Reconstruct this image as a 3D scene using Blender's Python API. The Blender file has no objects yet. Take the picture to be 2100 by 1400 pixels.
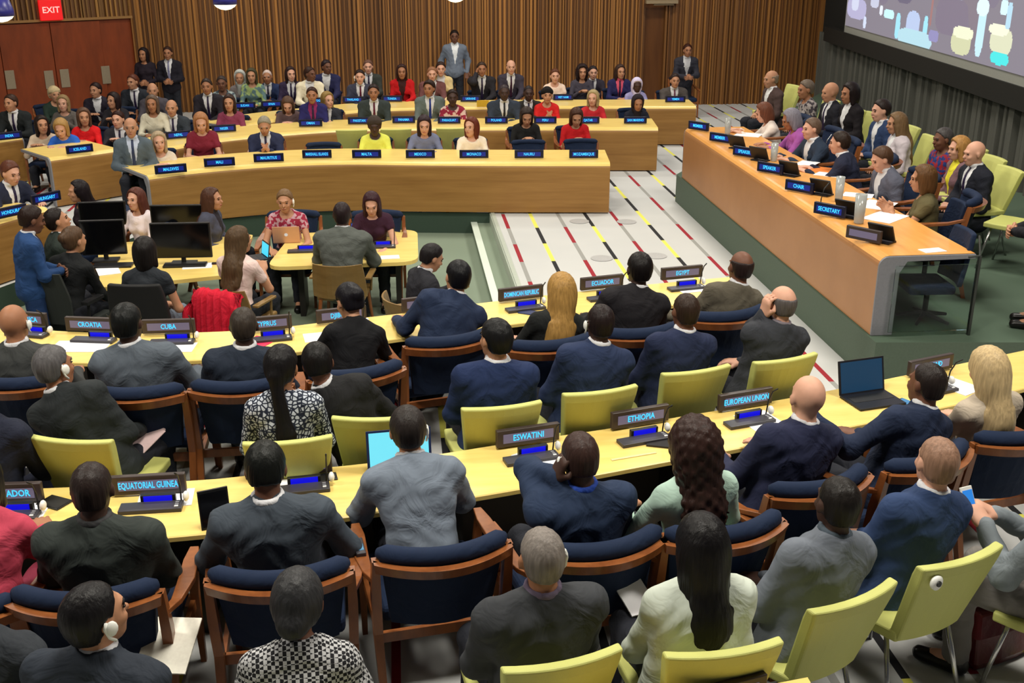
import bpy, math, random
import numpy as np
random.seed(7)
sc = bpy.context.scene
C = bpy.context.collection
# ---------------------------------------------------------------- camera
CAMH, FPX = 3.7, 2250.0
TH = math.atan(835/FPX); PS = math.atan(247/math.hypot(835, FPX))
Fw = np.array([math.sin(PS)*math.cos(TH), math.cos(PS)*math.cos(TH), -math.sin(TH)])
Rt = np.array([math.cos(PS), -math.sin(PS), 0.0]); Up = np.cross(Rt, Fw)
CO = np.array([0.0, 0.0, CAMH])
cam = bpy.data.cameras.new('camera'); camo = bpy.data.objects.new('camera', cam); C.objects.link(camo)
cam.sensor_width = 36; cam.lens = 36*FPX/2100; cam.clip_end = 200; cam.clip_start = .05
camo.location = (0, 0, CAMH); camo.rotation_euler = (math.pi/2-TH, 0, -PS)
sc.camera = camo
# ---------------------------------------------------------------- colour, world, ceiling lights
sc.view_settings.view_transform = 'Standard'; sc.view_settings.look = 'None'
sc.view_settings.gamma = 1; sc.view_settings.use_curve_mapping = False
sc.view_settings.exposure = 0.0
w = bpy.data.worlds.new('room_air'); sc.world = w; w.use_nodes = True
w.node_tree.nodes['Background'].inputs[0].default_value = (.80, .86, 1.0, 1)
w.node_tree.nodes['Background'].inputs[1].default_value = 0.055
def area(x, y, z, sx, sy, e, col=(1, .95, .84), rx=0):
    l = bpy.data.lights.new('ceiling_light', 'AREA'); l.shape = 'RECTANGLE'; l.size = sx; l.size_y = sy
    l.energy = e; l.color = col
    o = bpy.data.objects.new('ceiling_light', l); C.objects.link(o); o.location = (x, y, z); o.rotation_euler = (rx, 0, 0)
    return o
for x in (-5.5, 0.0, 5.0):
    area(x, 4.6, 6.6, 1.6, 1.0, 300)
    area(x, 10.5, 6.6, 1.6, 1.0, 230)
    area(x, 16.5, 6.4, 1.6, 1.0, 155)
for x in (-3.5, 1.5, 6.0):
    area(x, 21.6, 6.2, 1.6, .6, 130)

def ray(px, py): return Fw*FPX+Rt*(px-1050)+Up*(700-py)
def P(px, py, z=0.0):
    d = ray(px, py); return CO+d*((z-CAMH)/d[2])
def PY(px, py, Y):
    d = ray(px, py); return CO+d*(Y/d[1])
def PX(px, py, X):
    d = ray(px, py); return CO+d*(X/d[0])
def PP(px, py, W0, n):
    d = ray(px, py); return CO+d*(((np.array(W0)-CO)@np.array(n))/(d@np.array(n)))

# ---------------------------------------------------------------- materials
def lin(c):
    return tuple(((v/255)/12.92 if v/255 <= .04045 else ((v/255+.055)/1.055)**2.4) for v in c)
MC = {}
def newmat(name):
    m = bpy.data.materials.new(name); m.use_nodes = True
    return m, m.node_tree, m.node_tree.nodes['Principled BSDF']
def cmat(rgb, rough=.6, metal=0., spec=.4, bump=0., bscale=60., var=.12, emit=0., alpha=1., key=None, trans=0.):
    """procedural surface: colour with fine mottling and bump. rgb is sRGB 0-255"""
    k = ('c', tuple(rgb), rough, metal, spec, bump, bscale, var, emit, trans)
    if k in MC: return MC[k]
    m, nt, b = newmat(key or 'surface'); N = nt.nodes; L = nt.links
    c = lin(rgb)
    b.inputs['Roughness'].default_value = rough; b.inputs['Metallic'].default_value = metal
    b.inputs['Specular IOR Level'].default_value = spec
    if trans: b.inputs['Transmission Weight'].default_value = trans
    if emit:
        b.inputs['Emission Color'].default_value = (*c, 1); b.inputs['Emission Strength'].default_value = emit
    if var or bump:
        tc = N.new('ShaderNodeTexCoord'); no = N.new('ShaderNodeTexNoise')
        no.inputs['Scale'].default_value = bscale; no.inputs['Detail'].default_value = 3
        L.new(tc.outputs['Object'], no.inputs['Vector'])
        mx = N.new('ShaderNodeMix'); mx.data_type = 'RGBA'
        mx.inputs[6].default_value = (*[v*(1-var) for v in c], 1); mx.inputs[7].default_value = (*[min(1, v*(1+var)) for v in c], 1)
        L.new(no.outputs['Fac'], mx.inputs[0]); L.new(mx.outputs[2], b.inputs['Base Color'])
        if bump:
            bp = N.new('ShaderNodeBump'); bp.inputs['Strength'].default_value = bump; bp.inputs['Distance'].default_value = .01
            L.new(no.outputs['Fac'], bp.inputs['Height']); L.new(bp.outputs['Normal'], b.inputs['Normal'])
    else: b.inputs['Base Color'].default_value = (*c, 1)
    MC[k] = m; return m
def wood(rgb, rgb2, rough=.35, scale=(2, 30, 30), rot=0., key='wood_veneer', spec=.4):
    k = ('w', tuple(rgb), tuple(rgb2), rough, scale, rot)
    if k in MC: return MC[k]
    m, nt, b = newmat(key); N = nt.nodes; L = nt.links
    tc = N.new('ShaderNodeTexCoord'); mp = N.new('ShaderNodeMapping'); mp.inputs['Scale'].default_value = scale
    mp.inputs['Rotation'].default_value = (0, 0, rot)
    no = N.new('ShaderNodeTexNoise'); no.inputs['Scale'].default_value = 1.0; no.inputs['Detail'].default_value = 5; no.inputs['Roughness'].default_value = .6
    mx = N.new('ShaderNodeMix'); mx.data_type = 'RGBA'
    mx.inputs[6].default_value = (*lin(rgb), 1); mx.inputs[7].default_value = (*lin(rgb2), 1)
    rp = N.new('ShaderNodeMapRange'); rp.inputs[1].default_value = .3; rp.inputs[2].default_value = .7
    L.new(tc.outputs['Object'], mp.inputs[0]); L.new(mp.outputs[0], no.inputs['Vector'])
    L.new(no.outputs['Fac'], rp.inputs[0]); L.new(rp.outputs[0], mx.inputs[0]); L.new(mx.outputs[2], b.inputs['Base Color'])
    b.inputs['Roughness'].default_value = rough; b.inputs['Specular IOR Level'].default_value = spec
    MC[k] = m; return m
def cloth(rgb, rgb2=None, pat=None, scale=60., rough=.85, sheen=.0, bump=.25):
    k = ('f', tuple(rgb), rgb2 and tuple(rgb2), pat, scale, rough)
    if k in MC: return MC[k]
    m, nt, b = newmat('cloth'); N = nt.nodes; L = nt.links
    c = lin(rgb)
    tc = N.new('ShaderNodeTexCoord')
    b.inputs['Roughness'].default_value = rough; b.inputs['Specular IOR Level'].default_value = .25
    if sheen: b.inputs['Sheen Weight'].default_value = sheen
    no = N.new('ShaderNodeTexNoise'); no.inputs['Scale'].default_value = 6.; no.inputs['Detail'].default_value = 3; no.inputs['Distortion'].default_value = 1.6
    L.new(tc.outputs['Object'], no.inputs['Vector'])
    bp = N.new('ShaderNodeBump'); bp.inputs['Strength'].default_value = bump*1.6; bp.inputs['Distance'].default_value = .05
    L.new(no.outputs['Fac'], bp.inputs['Height']); L.new(bp.outputs['Normal'], b.inputs['Normal'])
    mx = N.new('ShaderNodeMix'); mx.data_type = 'RGBA'
    if pat is None:
        mx.inputs[6].default_value = (*[v*.85 for v in c], 1); mx.inputs[7].default_value = (*[min(1, v*1.15) for v in c], 1)
        L.new(no.outputs['Fac'], mx.inputs[0])
    else:
        mx.inputs[6].default_value = (*c, 1); mx.inputs[7].default_value = (*lin(rgb2), 1)
        if pat == 'dots':
            t = N.new('ShaderNodeTexChecker'); t.inputs['Scale'].default_value = scale; L.new(tc.outputs['Object'], t.inputs['Vector']); L.new(t.outputs['Fac'], mx.inputs[0])
        elif pat == 'blotch':
            t = N.new('ShaderNodeTexNoise'); t.inputs['Scale'].default_value = scale; t.inputs['Detail'].default_value = 1
            r = N.new('ShaderNodeMapRange'); r.inputs[1].default_value = .47; r.inputs[2].default_value = .53
            L.new(tc.outputs['Object'], t.inputs['Vector']); L.new(t.outputs['Fac'], r.inputs[0]); L.new(r.outputs[0], mx.inputs[0])
        elif pat == 'cells':
            t = N.new('ShaderNodeTexVoronoi'); t.feature = 'DISTANCE_TO_EDGE'; t.inputs['Scale'].default_value = scale
            r = N.new('ShaderNodeMapRange'); r.inputs[1].default_value = .10; r.inputs[2].default_value = .18
            L.new(tc.outputs['Object'], t.inputs['Vector']); L.new(t.outputs['Distance'], r.inputs[0]); L.new(r.outputs[0], mx.inputs[0])
        elif pat == 'stripe':
            t = N.new('ShaderNodeTexWave'); t.inputs['Scale'].default_value = scale; t.bands_direction = 'X'
            L.new(tc.outputs['Object'], t.inputs['Vector']); L.new(t.outputs['Fac'], mx.inputs[0])
    L.new(mx.outputs[2], b.inputs['Base Color'])
    MC[k] = m; return m
def hairmat(rgb):
    k = ('h', tuple(rgb))
    if k in MC: return MC[k]
    m, nt, b = newmat('hair'); N = nt.nodes; L = nt.links; c = lin(rgb)
    tc = N.new('ShaderNodeTexCoord'); mp = N.new('ShaderNodeMapping'); mp.inputs['Scale'].default_value = (90, 90, 8)
    no = N.new('ShaderNodeTexNoise'); no.inputs['Scale'].default_value = 1; no.inputs['Detail'].default_value = 2
    L.new(tc.outputs['Object'], mp.inputs[0]); L.new(mp.outputs[0], no.inputs['Vector'])
    mx = N.new('ShaderNodeMix'); mx.data_type = 'RGBA'
    mx.inputs[6].default_value = (*[v*.4 for v in c], 1); mx.inputs[7].default_value = (*[min(1, v*1.3) for v in c], 1)
    L.new(no.outputs['Fac'], mx.inputs[0]); L.new(mx.outputs[2], b.inputs['Base Color'])
    bp = N.new('ShaderNodeBump'); bp.inputs['Strength'].default_value = .6; bp.inputs['Distance'].default_value = .006
    L.new(no.outputs['Fac'], bp.inputs['Height']); L.new(bp.outputs['Normal'], b.inputs['Normal'])
    b.inputs['Roughness'].default_value = .45; b.inputs['Specular IOR Level'].default_value = .18
    MC[k] = m; return m
def glow(rgb, st, name='lit_display'):
    k = ('g', tuple(rgb), st)
    if k in MC: return MC[k]
    m, nt, b = newmat(name); c = lin(rgb)
    b.inputs['Base Color'].default_value = (*[v*.3 for v in c], 1)
    b.inputs['Emission Color'].default_value = (*c, 1); b.inputs['Emission Strength'].default_value = st
    MC[k] = m; return m
def glassmat():
    if 'glass' in MC: return MC['glass']
    m, nt, b = newmat('clear_glass')
    b.inputs['Base Color'].default_value = (.82, .92, .88, 1); b.inputs['Roughness'].default_value = .03
    b.inputs['Transmission Weight'].default_value = 1; b.inputs['IOR'].default_value = 1.2
    MC['glass'] = m; return m

# ---------------------------------------------------------------- mesh helpers
def mesh_np(name, v, f, smooth=True):
    me = bpy.data.meshes.new(name)
    v = np.asarray(v, dtype=np.float32); f = np.asarray(f, dtype=np.int32); n = f.shape[1]
    me.vertices.add(len(v)); me.vertices.foreach_set('co', v.ravel())
    me.loops.add(f.size); me.loops.foreach_set('vertex_index', f.ravel())
    me.polygons.add(len(f)); me.polygons.foreach_set('loop_start', np.arange(0, f.size, n, dtype=np.int32))
    me.polygons.foreach_set('loop_total', np.full(len(f), n, dtype=np.int32))
    me.update(calc_edges=True)
    if smooth: me.polygons.foreach_set('use_smooth', np.ones(len(f), dtype=bool))
    me.validate()
    return me
class MB:
    def __init__(s): s.v = []; s.f = []
    def add(s, vs, fs):
        n = len(s.v); s.v += [tuple(map(float, p)) for p in vs]; s.f += [tuple(i+n for i in q) for q in fs]; return s
    def box(s, c, d, rz=0., rx=0., ry=0.):
        x, y, z = [k/2 for k in d]; R = rotm(rx, ry, rz)
        vs = [R@np.array(p)+np.array(c) for p in [(-x,-y,-z),(x,-y,-z),(x,y,-z),(-x,y,-z),(-x,-y,z),(x,-y,z),(x,y,z),(-x,y,z)]]
        return s.add(vs, [(3,2,1,0),(4,5,6,7),(0,1,5,4),(1,2,6,5),(2,3,7,6),(3,0,4,7)])
    def tube(s, pts, r, n=8, cap=True, flat=None):
        pts = [np.array(p, float) for p in pts]; rs = r if isinstance(r, (list, tuple)) else [r]*len(pts)
        vs = []; fs = []; m = len(pts)
        for i, p in enumerate(pts):
            t = pts[min(i+1, m-1)]-pts[max(i-1, 0)]; t = t/(np.linalg.norm(t)+1e-9)
            a = np.array([0, 0, 1.]) if abs(t[2]) < .9 else np.array([0, 1., 0])
            u = np.cross(t, a); u /= np.linalg.norm(u); q = np.cross(u, t)
            fl = flat or 1.
            for j in range(n):
                an = 2*math.pi*j/n; vs.append(p+(u*math.cos(an)*fl+q*math.sin(an))*rs[i])
        for i in range(m-1):
            for j in range(n): fs.append((i*n+j, i*n+(j+1) % n, (i+1)*n+(j+1) % n, (i+1)*n+j))
        if cap: fs.append(tuple(range(n-1, -1, -1))); fs.append(tuple((m-1)*n+j for j in range(n)))
        return s.add(vs, fs)
    def lathe(s, prof, c=(0, 0, 0), n=20, sx=1., sy=1.):
        vs = []; fs = []; m = len(prof)
        for r, z in prof:
            for j in range(n):
                a = 2*math.pi*j/n; vs.append((c[0]+r*math.cos(a)*sx, c[1]+r*math.sin(a)*sy, c[2]+z))
        for i in range(m-1):
            for j in range(n): fs.append((i*n+j, i*n+(j+1) % n, (i+1)*n+(j+1) % n, (i+1)*n+j))
        fs.append(tuple(range(n-1, -1, -1))); fs.append(tuple((m-1)*n+j for j in range(n)))
        return s.add(vs, fs)
    def grid(s, fn, nu, nv, closed=False):
        """fn(i,j)->point; sheet of nu x nv points"""
        vs = [fn(i, j) for i in range(nu) for j in range(nv)]
        fs = [(i*nv+j, (i+1)*nv+j, (i+1)*nv+j+1, i*nv+j+1) for i in range(nu-1) for j in range(nv-1)]
        return s.add(vs, fs)
    def loops(s, rings, cap=True):
        m = len(rings); n = len(rings[0]); vs = [p for r in rings for p in r]
        fs = [(i*n+j, i*n+(j+1) % n, (i+1)*n+(j+1) % n, (i+1)*n+j) for i in range(m-1) for j in range(n)]
        if cap: fs.append(tuple(range(n-1, -1, -1))); fs.append(tuple((m-1)*n+j for j in range(n)))
        return s.add(vs, fs)
    def mesh(s, name, smooth=False):
        me = bpy.data.meshes.new(name); me.from_pydata(s.v, [], s.f); me.update(); me.validate()
        import bmesh
        b = bmesh.new(); b.from_mesh(me); bmesh.ops.recalc_face_normals(b, faces=b.faces); b.to_mesh(me); b.free()
        if smooth:
            me.polygons.foreach_set('use_smooth', [True]*len(me.polygons))
        return me
    def build(s, name, mat, parent=None, smooth=False, bevel=0.):
        return ob(name, s.mesh(name, smooth), mat, parent, bevel)
def rotm(rx=0, ry=0, rz=0):
    cx, sx, cy, sy, cz, sz = math.cos(rx), math.sin(rx), math.cos(ry), math.sin(ry), math.cos(rz), math.sin(rz)
    return np.array([[cz,-sz,0],[sz,cz,0],[0,0,1]])@np.array([[cy,0,sy],[0,1,0],[-sy,0,cy]])@np.array([[1,0,0],[0,cx,-sx],[0,sx,cx]])
def ob(name, me, mat, parent=None, bevel=0.):
    o = bpy.data.objects.new(name, me); C.objects.link(o)
    if mat is not None:
        if len(me.materials) == 0: me.materials.append(None)
        o.material_slots[0].link = 'OBJECT'; o.material_slots[0].material = mat
    if parent is not None: o.parent = parent
    if bevel:
        m = o.modifiers.new('bevel', 'BEVEL'); m.width = bevel; m.segments = 3; m.limit_method = 'ANGLE'; m.angle_limit = .7
    return o
def tag(o, label=None, cat=None, group=None, kind=None):
    if label: o['label'] = label
    if cat: o['category'] = cat
    if group: o['group'] = group
    if kind: o['kind'] = kind
    return o
def thing(name, label, cat, loc=(0, 0, 0), rz=0., group=None, s=1.):
    o = bpy.data.objects.new(name, None); C.objects.link(o); o.empty_display_size = .1
    o.location = tuple(map(float, loc)); o.rotation_euler = (0, 0, rz); o.scale = (s, s, s)
    return tag(o, label, cat, group)
KIDS = {}
def copy_tree(o, parent=None):
    c = o.copy(); C.objects.link(c)
    if parent is not None: c.parent = parent
    for ch in o.children: copy_tree(ch, c)
    return c
def interp(poly, n=None, step=.12):
    """Catmull-Rom resample of a 2-D polyline"""
    p = [np.array(q, float) for q in poly]; out = []
    for i in range(len(p)-1):
        a = p[max(i-1, 0)]; b = p[i]; c = p[i+1]; d = p[min(i+2, len(p)-1)]
        k = max(2, int(np.linalg.norm(c-b)/step))
        for j in range(k):
            t = j/k
            out.append(.5*((2*b)+(c-a)*t+(2*a-5*b+4*c-d)*t*t+(3*b-a-3*c+d)*t**3))
    out.append(p[-1]); return out
# ---------------------------------------------------------------- distance-field figures
class Field:
    def __init__(s, lo, hi, h):
        s.lo = np.array(lo, float); s.h = h; s.n = np.maximum(4, np.ceil((np.array(hi)-s.lo)/h).astype(int)+1)
        s.a = np.full(s.n, 1.0, dtype=np.float32)
        s.ax = [s.lo[i]+np.arange(s.n[i])*h for i in range(3)]
    def sub(s, lo, hi):
        i0 = np.clip(np.floor((np.array(lo)-s.lo)/s.h).astype(int), 0, s.n-1); i1 = np.clip(np.ceil((np.array(hi)-s.lo)/s.h).astype(int)+1, 1, s.n)
        if np.any(i1 <= i0): return None
        sl = tuple(slice(i0[k], i1[k]) for k in range(3))
        X, Y, Z = np.meshgrid(s.ax[0][sl[0]], s.ax[1][sl[1]], s.ax[2][sl[2]], indexing='ij')
        return sl, X, Y, Z
    def smin(s, prim, infl=0.):
        lo, hi, fn, k = prim; m = k+infl+s.h*2.5
        r = s.sub(np.array(lo)-m, np.array(hi)+m)
        if r is None: return
        sl, X, Y, Z = r; d = fn(X, Y, Z)-infl; a = s.a[sl]
        h = np.clip(.5+.5*(a-d)/k, 0, 1); s.a[sl] = a*(1-h)+d*h-k*h*(1-h)
    def mesh(s):
        return surface_nets(s.a, s.lo, s.h)
def surface_nets(a, lo, h):
    ins = a < 0
    n = a.shape; cs = (n[0]-1, n[1]-1, n[2]-1)
    cnt = np.zeros(cs, np.int8)
    for dx in (0, 1):
        for dy in (0, 1):
            for dz in (0, 1): cnt += ins[dx:dx+cs[0], dy:dy+cs[1], dz:dz+cs[2]]
    act = np.argwhere((cnt > 0) & (cnt < 8))
    if len(act) == 0: return np.zeros((0, 3)), np.zeros((0, 4), int)
    ai = act.T; idx = -np.ones(cs, np.int64); idx[tuple(ai)] = np.arange(len(act))
    acc = np.zeros((len(act), 3)); num = np.zeros(len(act))
    corners = [(x, y, z) for x in (0, 1) for y in (0, 1) for z in (0, 1)]
    vals = {c: a[ai[0]+c[0], ai[1]+c[1], ai[2]+c[2]] for c in corners}
    for c in corners:
        for ax in range(3):
            if c[ax] == 0:
                d = list(c); d[ax] = 1; d = tuple(d); v0, v1 = vals[c], vals[d]
                x = (v0 < 0) != (v1 < 0); t = np.where(x, v0/np.where(x, v0-v1, 1), 0)
                p = np.tile(np.array(c, float), (len(act), 1)); p[:, ax] = t
                acc += p*x[:, None]; num += x
    v = (acc/num[:, None]+act)*h+lo
    F = []
    for ax in range(3):
        b, c = [(1, 2), (2, 0), (0, 1)][ax]
        s0 = [slice(None)]*3; s1 = [slice(None)]*3; s0[ax] = slice(0, -1); s1[ax] = slice(1, None)
        x = ins[tuple(s0)] != ins[tuple(s1)]; e = np.argwhere(x)
        ok = (e[:, b] > 0) & (e[:, c] > 0) & (e[:, b] < n[b]-1) & (e[:, c] < n[c]-1); e = e[ok]
        if len(e) == 0: continue
        q = []
        for (ob_, oc) in ((0, 0), (1, 0), (1, 1), (0, 1)):
            g = e.copy(); g[:, b] -= ob_; g[:, c] -= oc; q.append(idx[g[:, 0], g[:, 1], g[:, 2]])
        q = np.stack(q, 1); st = ins[tuple(s0)][e[:, 0], e[:, 1], e[:, 2]]
        q[~st] = q[~st][:, ::-1]; F.append(q)
    return v, np.concatenate(F)
def cap(a, b, ra, rb, k=.03, fy=1., fz=1.):
    a = np.array(a, float); b = np.array(b, float); R = max(ra, rb)
    lo = np.minimum(a, b)-R; hi = np.maximum(a, b)+R
    ba = b-a; sc_ = np.array([1, 1/fy, 1/fz]); bs = ba*sc_; L2 = float(bs@bs)+1e-9
    def fn(X, Y, Z):
        x = X-a[0]; y = (Y-a[1])/fy; z = (Z-a[2])/fz
        t = np.clip((x*bs[0]+y*bs[1]+z*bs[2])/L2, 0, 1)
        return (np.sqrt((x-bs[0]*t)**2+(y-bs[1]*t)**2+(z-bs[2]*t)**2)-(ra+(rb-ra)*t))*min(1, fy, fz)
    return (lo, hi, fn, k)
def ell(c, r, k=.03, R=None):
    c = np.array(c, float); r = np.array(r, float); m = max(r)
    def fn(X, Y, Z):
        x, y, z = X-c[0], Y-c[1], Z-c[2]
        if R is not None:
            x, y, z = (R[0, 0]*x+R[1, 0]*y+R[2, 0]*z), (R[0, 1]*x+R[1, 1]*y+R[2, 1]*z), (R[0, 2]*x+R[1, 2]*y+R[2, 2]*z)
        k0 = np.sqrt((x/r[0])**2+(y/r[1])**2+(z/r[2])**2); k1 = np.sqrt((x/r[0]**2)**2+(y/r[1]**2)**2+(z/r[2]**2)**2)+1e-9
        return k0*(k0-1)/k1
    return (c-m, c+m, fn, k)
def torus(c, R0, r0, R, k=.01):
    c = np.array(c, float); m = R0+r0
    def fn(X, Y, Z):
        x, y, z = X-c[0], Y-c[1], Z-c[2]
        x, y, z = (R[0, 0]*x+R[1, 0]*y+R[2, 0]*z), (R[0, 1]*x+R[1, 1]*y+R[2, 1]*z), (R[0, 2]*x+R[1, 2]*y+R[2, 2]*z)
        return np.sqrt((np.sqrt(x*x+y*y)-R0)**2+(z/1.6)**2)-r0
    return (c-m, c+m, fn, k)
# hands: wrist at the origin, fingers along +Y, palm down, thumb towards -X (a right hand)
HC = {}
def hand(curl, vox=.005):
    kk = (round(curl, 2), vox)
    if kk in HC: return HC[kk]
    F = Field((-.085, -.035, -.09), (.06, .2, .03), vox)
    F.smin(cap((0, -.03, 0), (0, .01, 0), .024, .026, .02, fz=.72)); F.smin(cap((-.012, .03, 0), (-.014, .075, 0), .032, .03, .02, fz=.45)); F.smin(cap((.014, .03, 0), (.016, .07, 0), .03, .027, .02, fz=.45))
    for x, L in ((-.031, .072), (-.010, .081), (.011, .075), (.031, .058)):
        p = np.array([x*.95, .082, 0.]); a = curl*.45; r = .0098
        for seg, fr in enumerate((.45, .32, .26)):
            q = p+np.array([x*.08, math.cos(a)*L*fr, -math.sin(a)*L*fr]); F.smin(cap(p, q, r, r*.92, .006)); p = q; r *= .93; a += curl*.75
    p0 = np.array([-.03, .015, -.006]); p1 = np.array([-.058, .05, -.014-curl*.01]); p2 = np.array([-.056+curl*.014, .084, -.02-curl*.02])
    F.smin(cap(p0, p1, .015, .0115, .012)); F.smin(cap(p1, p2, .0115, .0095, .008))
    HC[kk] = F.mesh(); return HC[kk]
SKIN = {'p': (206, 156, 132), 'm': (182, 132, 102), 't': (160, 110, 80), 'b': (108, 70, 52), 'd': (66, 44, 36)}
BLK = (24, 22, 24)
def V(*a): return np.array(a, float)
def unit(v): return v/(np.linalg.norm(v)+1e-9)
FIGS = {}
def figure(sex='m', lean=18, side=0, pose='table', hyaw=0, hpitch=0, hs=1.06, stand=0, hz=.48, top='suit', hair='short',
           vox=.0125, face=0, bow=0, T=.645, sleeve=1., wide=1., tie=True, skirt=0, legsd=0, twist=0):
    """all meshes of one figure in its own space: hip over the origin, facing +Y"""
    key = (sex, lean, side, pose, hyaw, hpitch, hs, stand, round(hz, 2), top, hair, vox, face, bow, T, sleeve, wide, tie, skirt, legsd, twist)
    if key in FIGS: return FIGS[key]
    lr = math.radians(lean); sr = math.radians(side)
    RL = rotm(-lr, sr, 0)                      # torso frame: +z up the spine, +y to the front
    hip = V(0, 0, hz); f = sex == 'f'
    sw = (.158 if f else .182)*wide
    tp = lambda x, y, z: hip+RL@V(x, y, z)     # point in torso frame
    neck = tp(0, -.005, .50)
    hp = math.radians(hpitch); RH = rotm(-hp, sr*.3, math.radians(hyaw))
    hc = neck+RL@V(0, .012, .055)*1.0+RH@V(0, .022, .098)*hs
    TZ = [((0, 0, .02), (.165*wide if not f else .168*wide, .125, .125)), ((0, .01, .17), (.142*wide if not f else .125*wide, .112, .17)), ((0, .005, .34), ((.165 if not f else .142)*wide, .115, .17))]
    def torso(k=.05):
        out = [ell(tp(*c), r, k, RL) for c, r in TZ]
        out.append(cap(tp(-sw+.035, -.005, .43), tp(sw-.035, -.005, .43), .062, .062, .05))
        for sx in (-1, 1): out.append(cap(tp(sx*(sw-.045), -.01, .445), tp(sx*.03, -.012, .50), .042, .045, .04))
        if f: out += [ell(tp(sx*.062, .085, .32), (.058, .05, .055), .03, RL) for sx in (-1, 1)]
        return out
    # arms
    sh = {s_: tp(s_*sw, -.002, .435) for s_ in (-1, 1)}
    def tgt(s_, pz):
        S = sh[s_]
        if pz == 'table': return V(s_*.13, S[1]+.36, T+.035), V(-s_*.05, .10, .0), .35
        if pz == 'fold': return V(s_*.07, S[1]+.33, T+.035), V(-s_*.12, .06, 0), .3
        if pz == 'wide': return V(s_*.21, S[1]+.35, T+.035), V(-s_*.04, .1, .0), .3
        if pz == 'lap': return V(s_*.07, .27, hz+.13), V(-s_*.08, .06, -.01), .5
        if pz == 'knee': return V(s_*.13, .36, hz+.10), V(-s_*.02, .1, -.03), .4
        if pz == 'ear': return hc+RH@V(s_*.105, .02, -.075), V(-s_*.02, .03, .10), .9
        if pz == 'chin': return hc+RH@V(s_*.05, .10, -.17), V(-s_*.03, .02, .10), 1.3
        if pz == 'phone': return V(s_*.07, S[1]+.30, S[2]-.12), V(-s_*.04, .08, .05), 1.0
        if pz == 'clap': return V(s_*.035, S[1]+.30, S[2]-.10), V(-s_*.02, .08, .06), .2
        if pz == 'clasp': return V(s_*.05, S[1]+.24, hz+.13), V(-s_*.09, .05, -.02), .7
        if pz == 'down': return V(s_*(sw+.06), S[1]+.05, hz-.03), V(0, .02, -.1), .5
        if pz == 'up': return V(s_*(sw+.14), S[1]+.30, S[2]-.03), V(0, .02, .1), .3
        if pz == 'back': return V(s_*(sw+.02), S[1]-.12, hz+.1), V(0, -.02, -.1), .4
        return V(s_*.13, S[1]+.3, hz+.2), V(0, .1, 0), .4
    ps = pose if isinstance(pose, tuple) else (pose, pose)
    arms = {}
    for s_, pz in zip((-1, 1), ps):
        W, hd, cu = tgt(s_, pz); S = sh[s_]; u, l = .29, .255
        d = W-S; D = np.linalg.norm(d)
        if D > .97*(u+l): W = S+d/D*.97*(u+l); d = W-S; D = np.linalg.norm(d)
        if D < .14: W = S+d/D*.14; d = W-S; D = .14
        ca = (u*u+D*D-l*l)/(2*u*D); ca = max(-1, min(1, ca)); e = d/D
        pole = V(s_*.62, -.3, -.85) if pz not in ('ear', 'chin') else V(s_*.6, .1, -1.)
        if pz in ('down', 'back'): pole = V(s_*.5, -1, 0)
        pole = pole-e*(pole@e); pole = unit(pole)
        E_ = S+e*u*ca+pole*u*math.sqrt(1-ca*ca); arms[s_] = (S, E_, W, hd, cu)
    def armp(infl, frac=1., k=.03):
        out = []
        for s_ in (-1, 1):
            S, E_, W, hd, cu = arms[s_]
            out.append(cap(S, E_, .052 if not f else .043, .042 if not f else .034, k))
            if frac > .5:
                q = E_+(W-E_)*min(1, (frac-.5)*2)
                out.append(cap(E_, q, .041 if not f else .033, .029 if not f else .023, k))
            elif frac <= .3: out.pop(); out.append(cap(S, S+(E_-S)*frac*1.6, .052 if not f else .043, .046, k))
        return out
    legs = []
    if stand:
        for s_ in (-1, 1):
            kn = V(s_*.095, .02, hz*.53); an = V(s_*.10, -.01, .08); legs.append((V(s_*.085, 0, hz-.03), kn, an))
    else:
        for s_ in (-1, 1):
            kn = V(s_*.12, .43, hz+.01); an = V(s_*(.12), .43+.06*s_*legsd-.02, .085); legs.append((V(s_*.085, .03, hz-.01), kn, an))
    def legp(k=.03, ex=0.):
        out = []
        for a_, kn, an in legs: out += [cap(a_, kn, .082, .058, .05), cap(kn, an, .056, .038+ex, .02)]
        return out
    neckp = [cap(tp(0, -.01, .44), neck+RH@V(0, 0, .02), .055 if not f else .046, .053 if not f else .043, .03), cap(neck, hc+RH@V(0, -.02, -.03), .052 if not f else .042, .05 if not f else .042, .02)]
    g = hs; hq = lambda x, y, z: hc+RH@(V(x, y, z)*g)
    headp = [ell(hq(0, -.014, .022), V(.074, .094, .092)*g, .02, RH), ell(hq(0, .022, -.03), V(.058, .066, .085)*g, .02, RH), ell(hq(0, .05, -.085), V(.033, .032, .028)*g, .03, RH),
             cap(hq(0, .088, -.002), hq(0, .104, -.030), .009*g, .0125*g, .014), ell(hq(0, .082, .022), V(.045, .014, .012)*g, .018, RH),
             cap(hq(-.014, .085, -.058), hq(.014, .085, -.058), .010*g, .010*g, .010)]
    for s_ in (-1, 1):
        headp += [ell(hq(s_*.077, -.004, -.008), V(.010, .019, .031)*g, .008, RH), ell(hq(s_*.034, .066, -.03), V(.02, .02, .018)*g, .02, RH)]
    bones = [hip, neck, hc, sh[-1], sh[1]]+[p for s_ in (-1, 1) for p in arms[s_][:3]]+[p for L_ in legs for p in L_]
    bb = np.array(bones); lo = bb.min(0)-.2; hi = bb.max(0)+.2; lo[2] = min(lo[2], .0)
    R_ = {}
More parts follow.
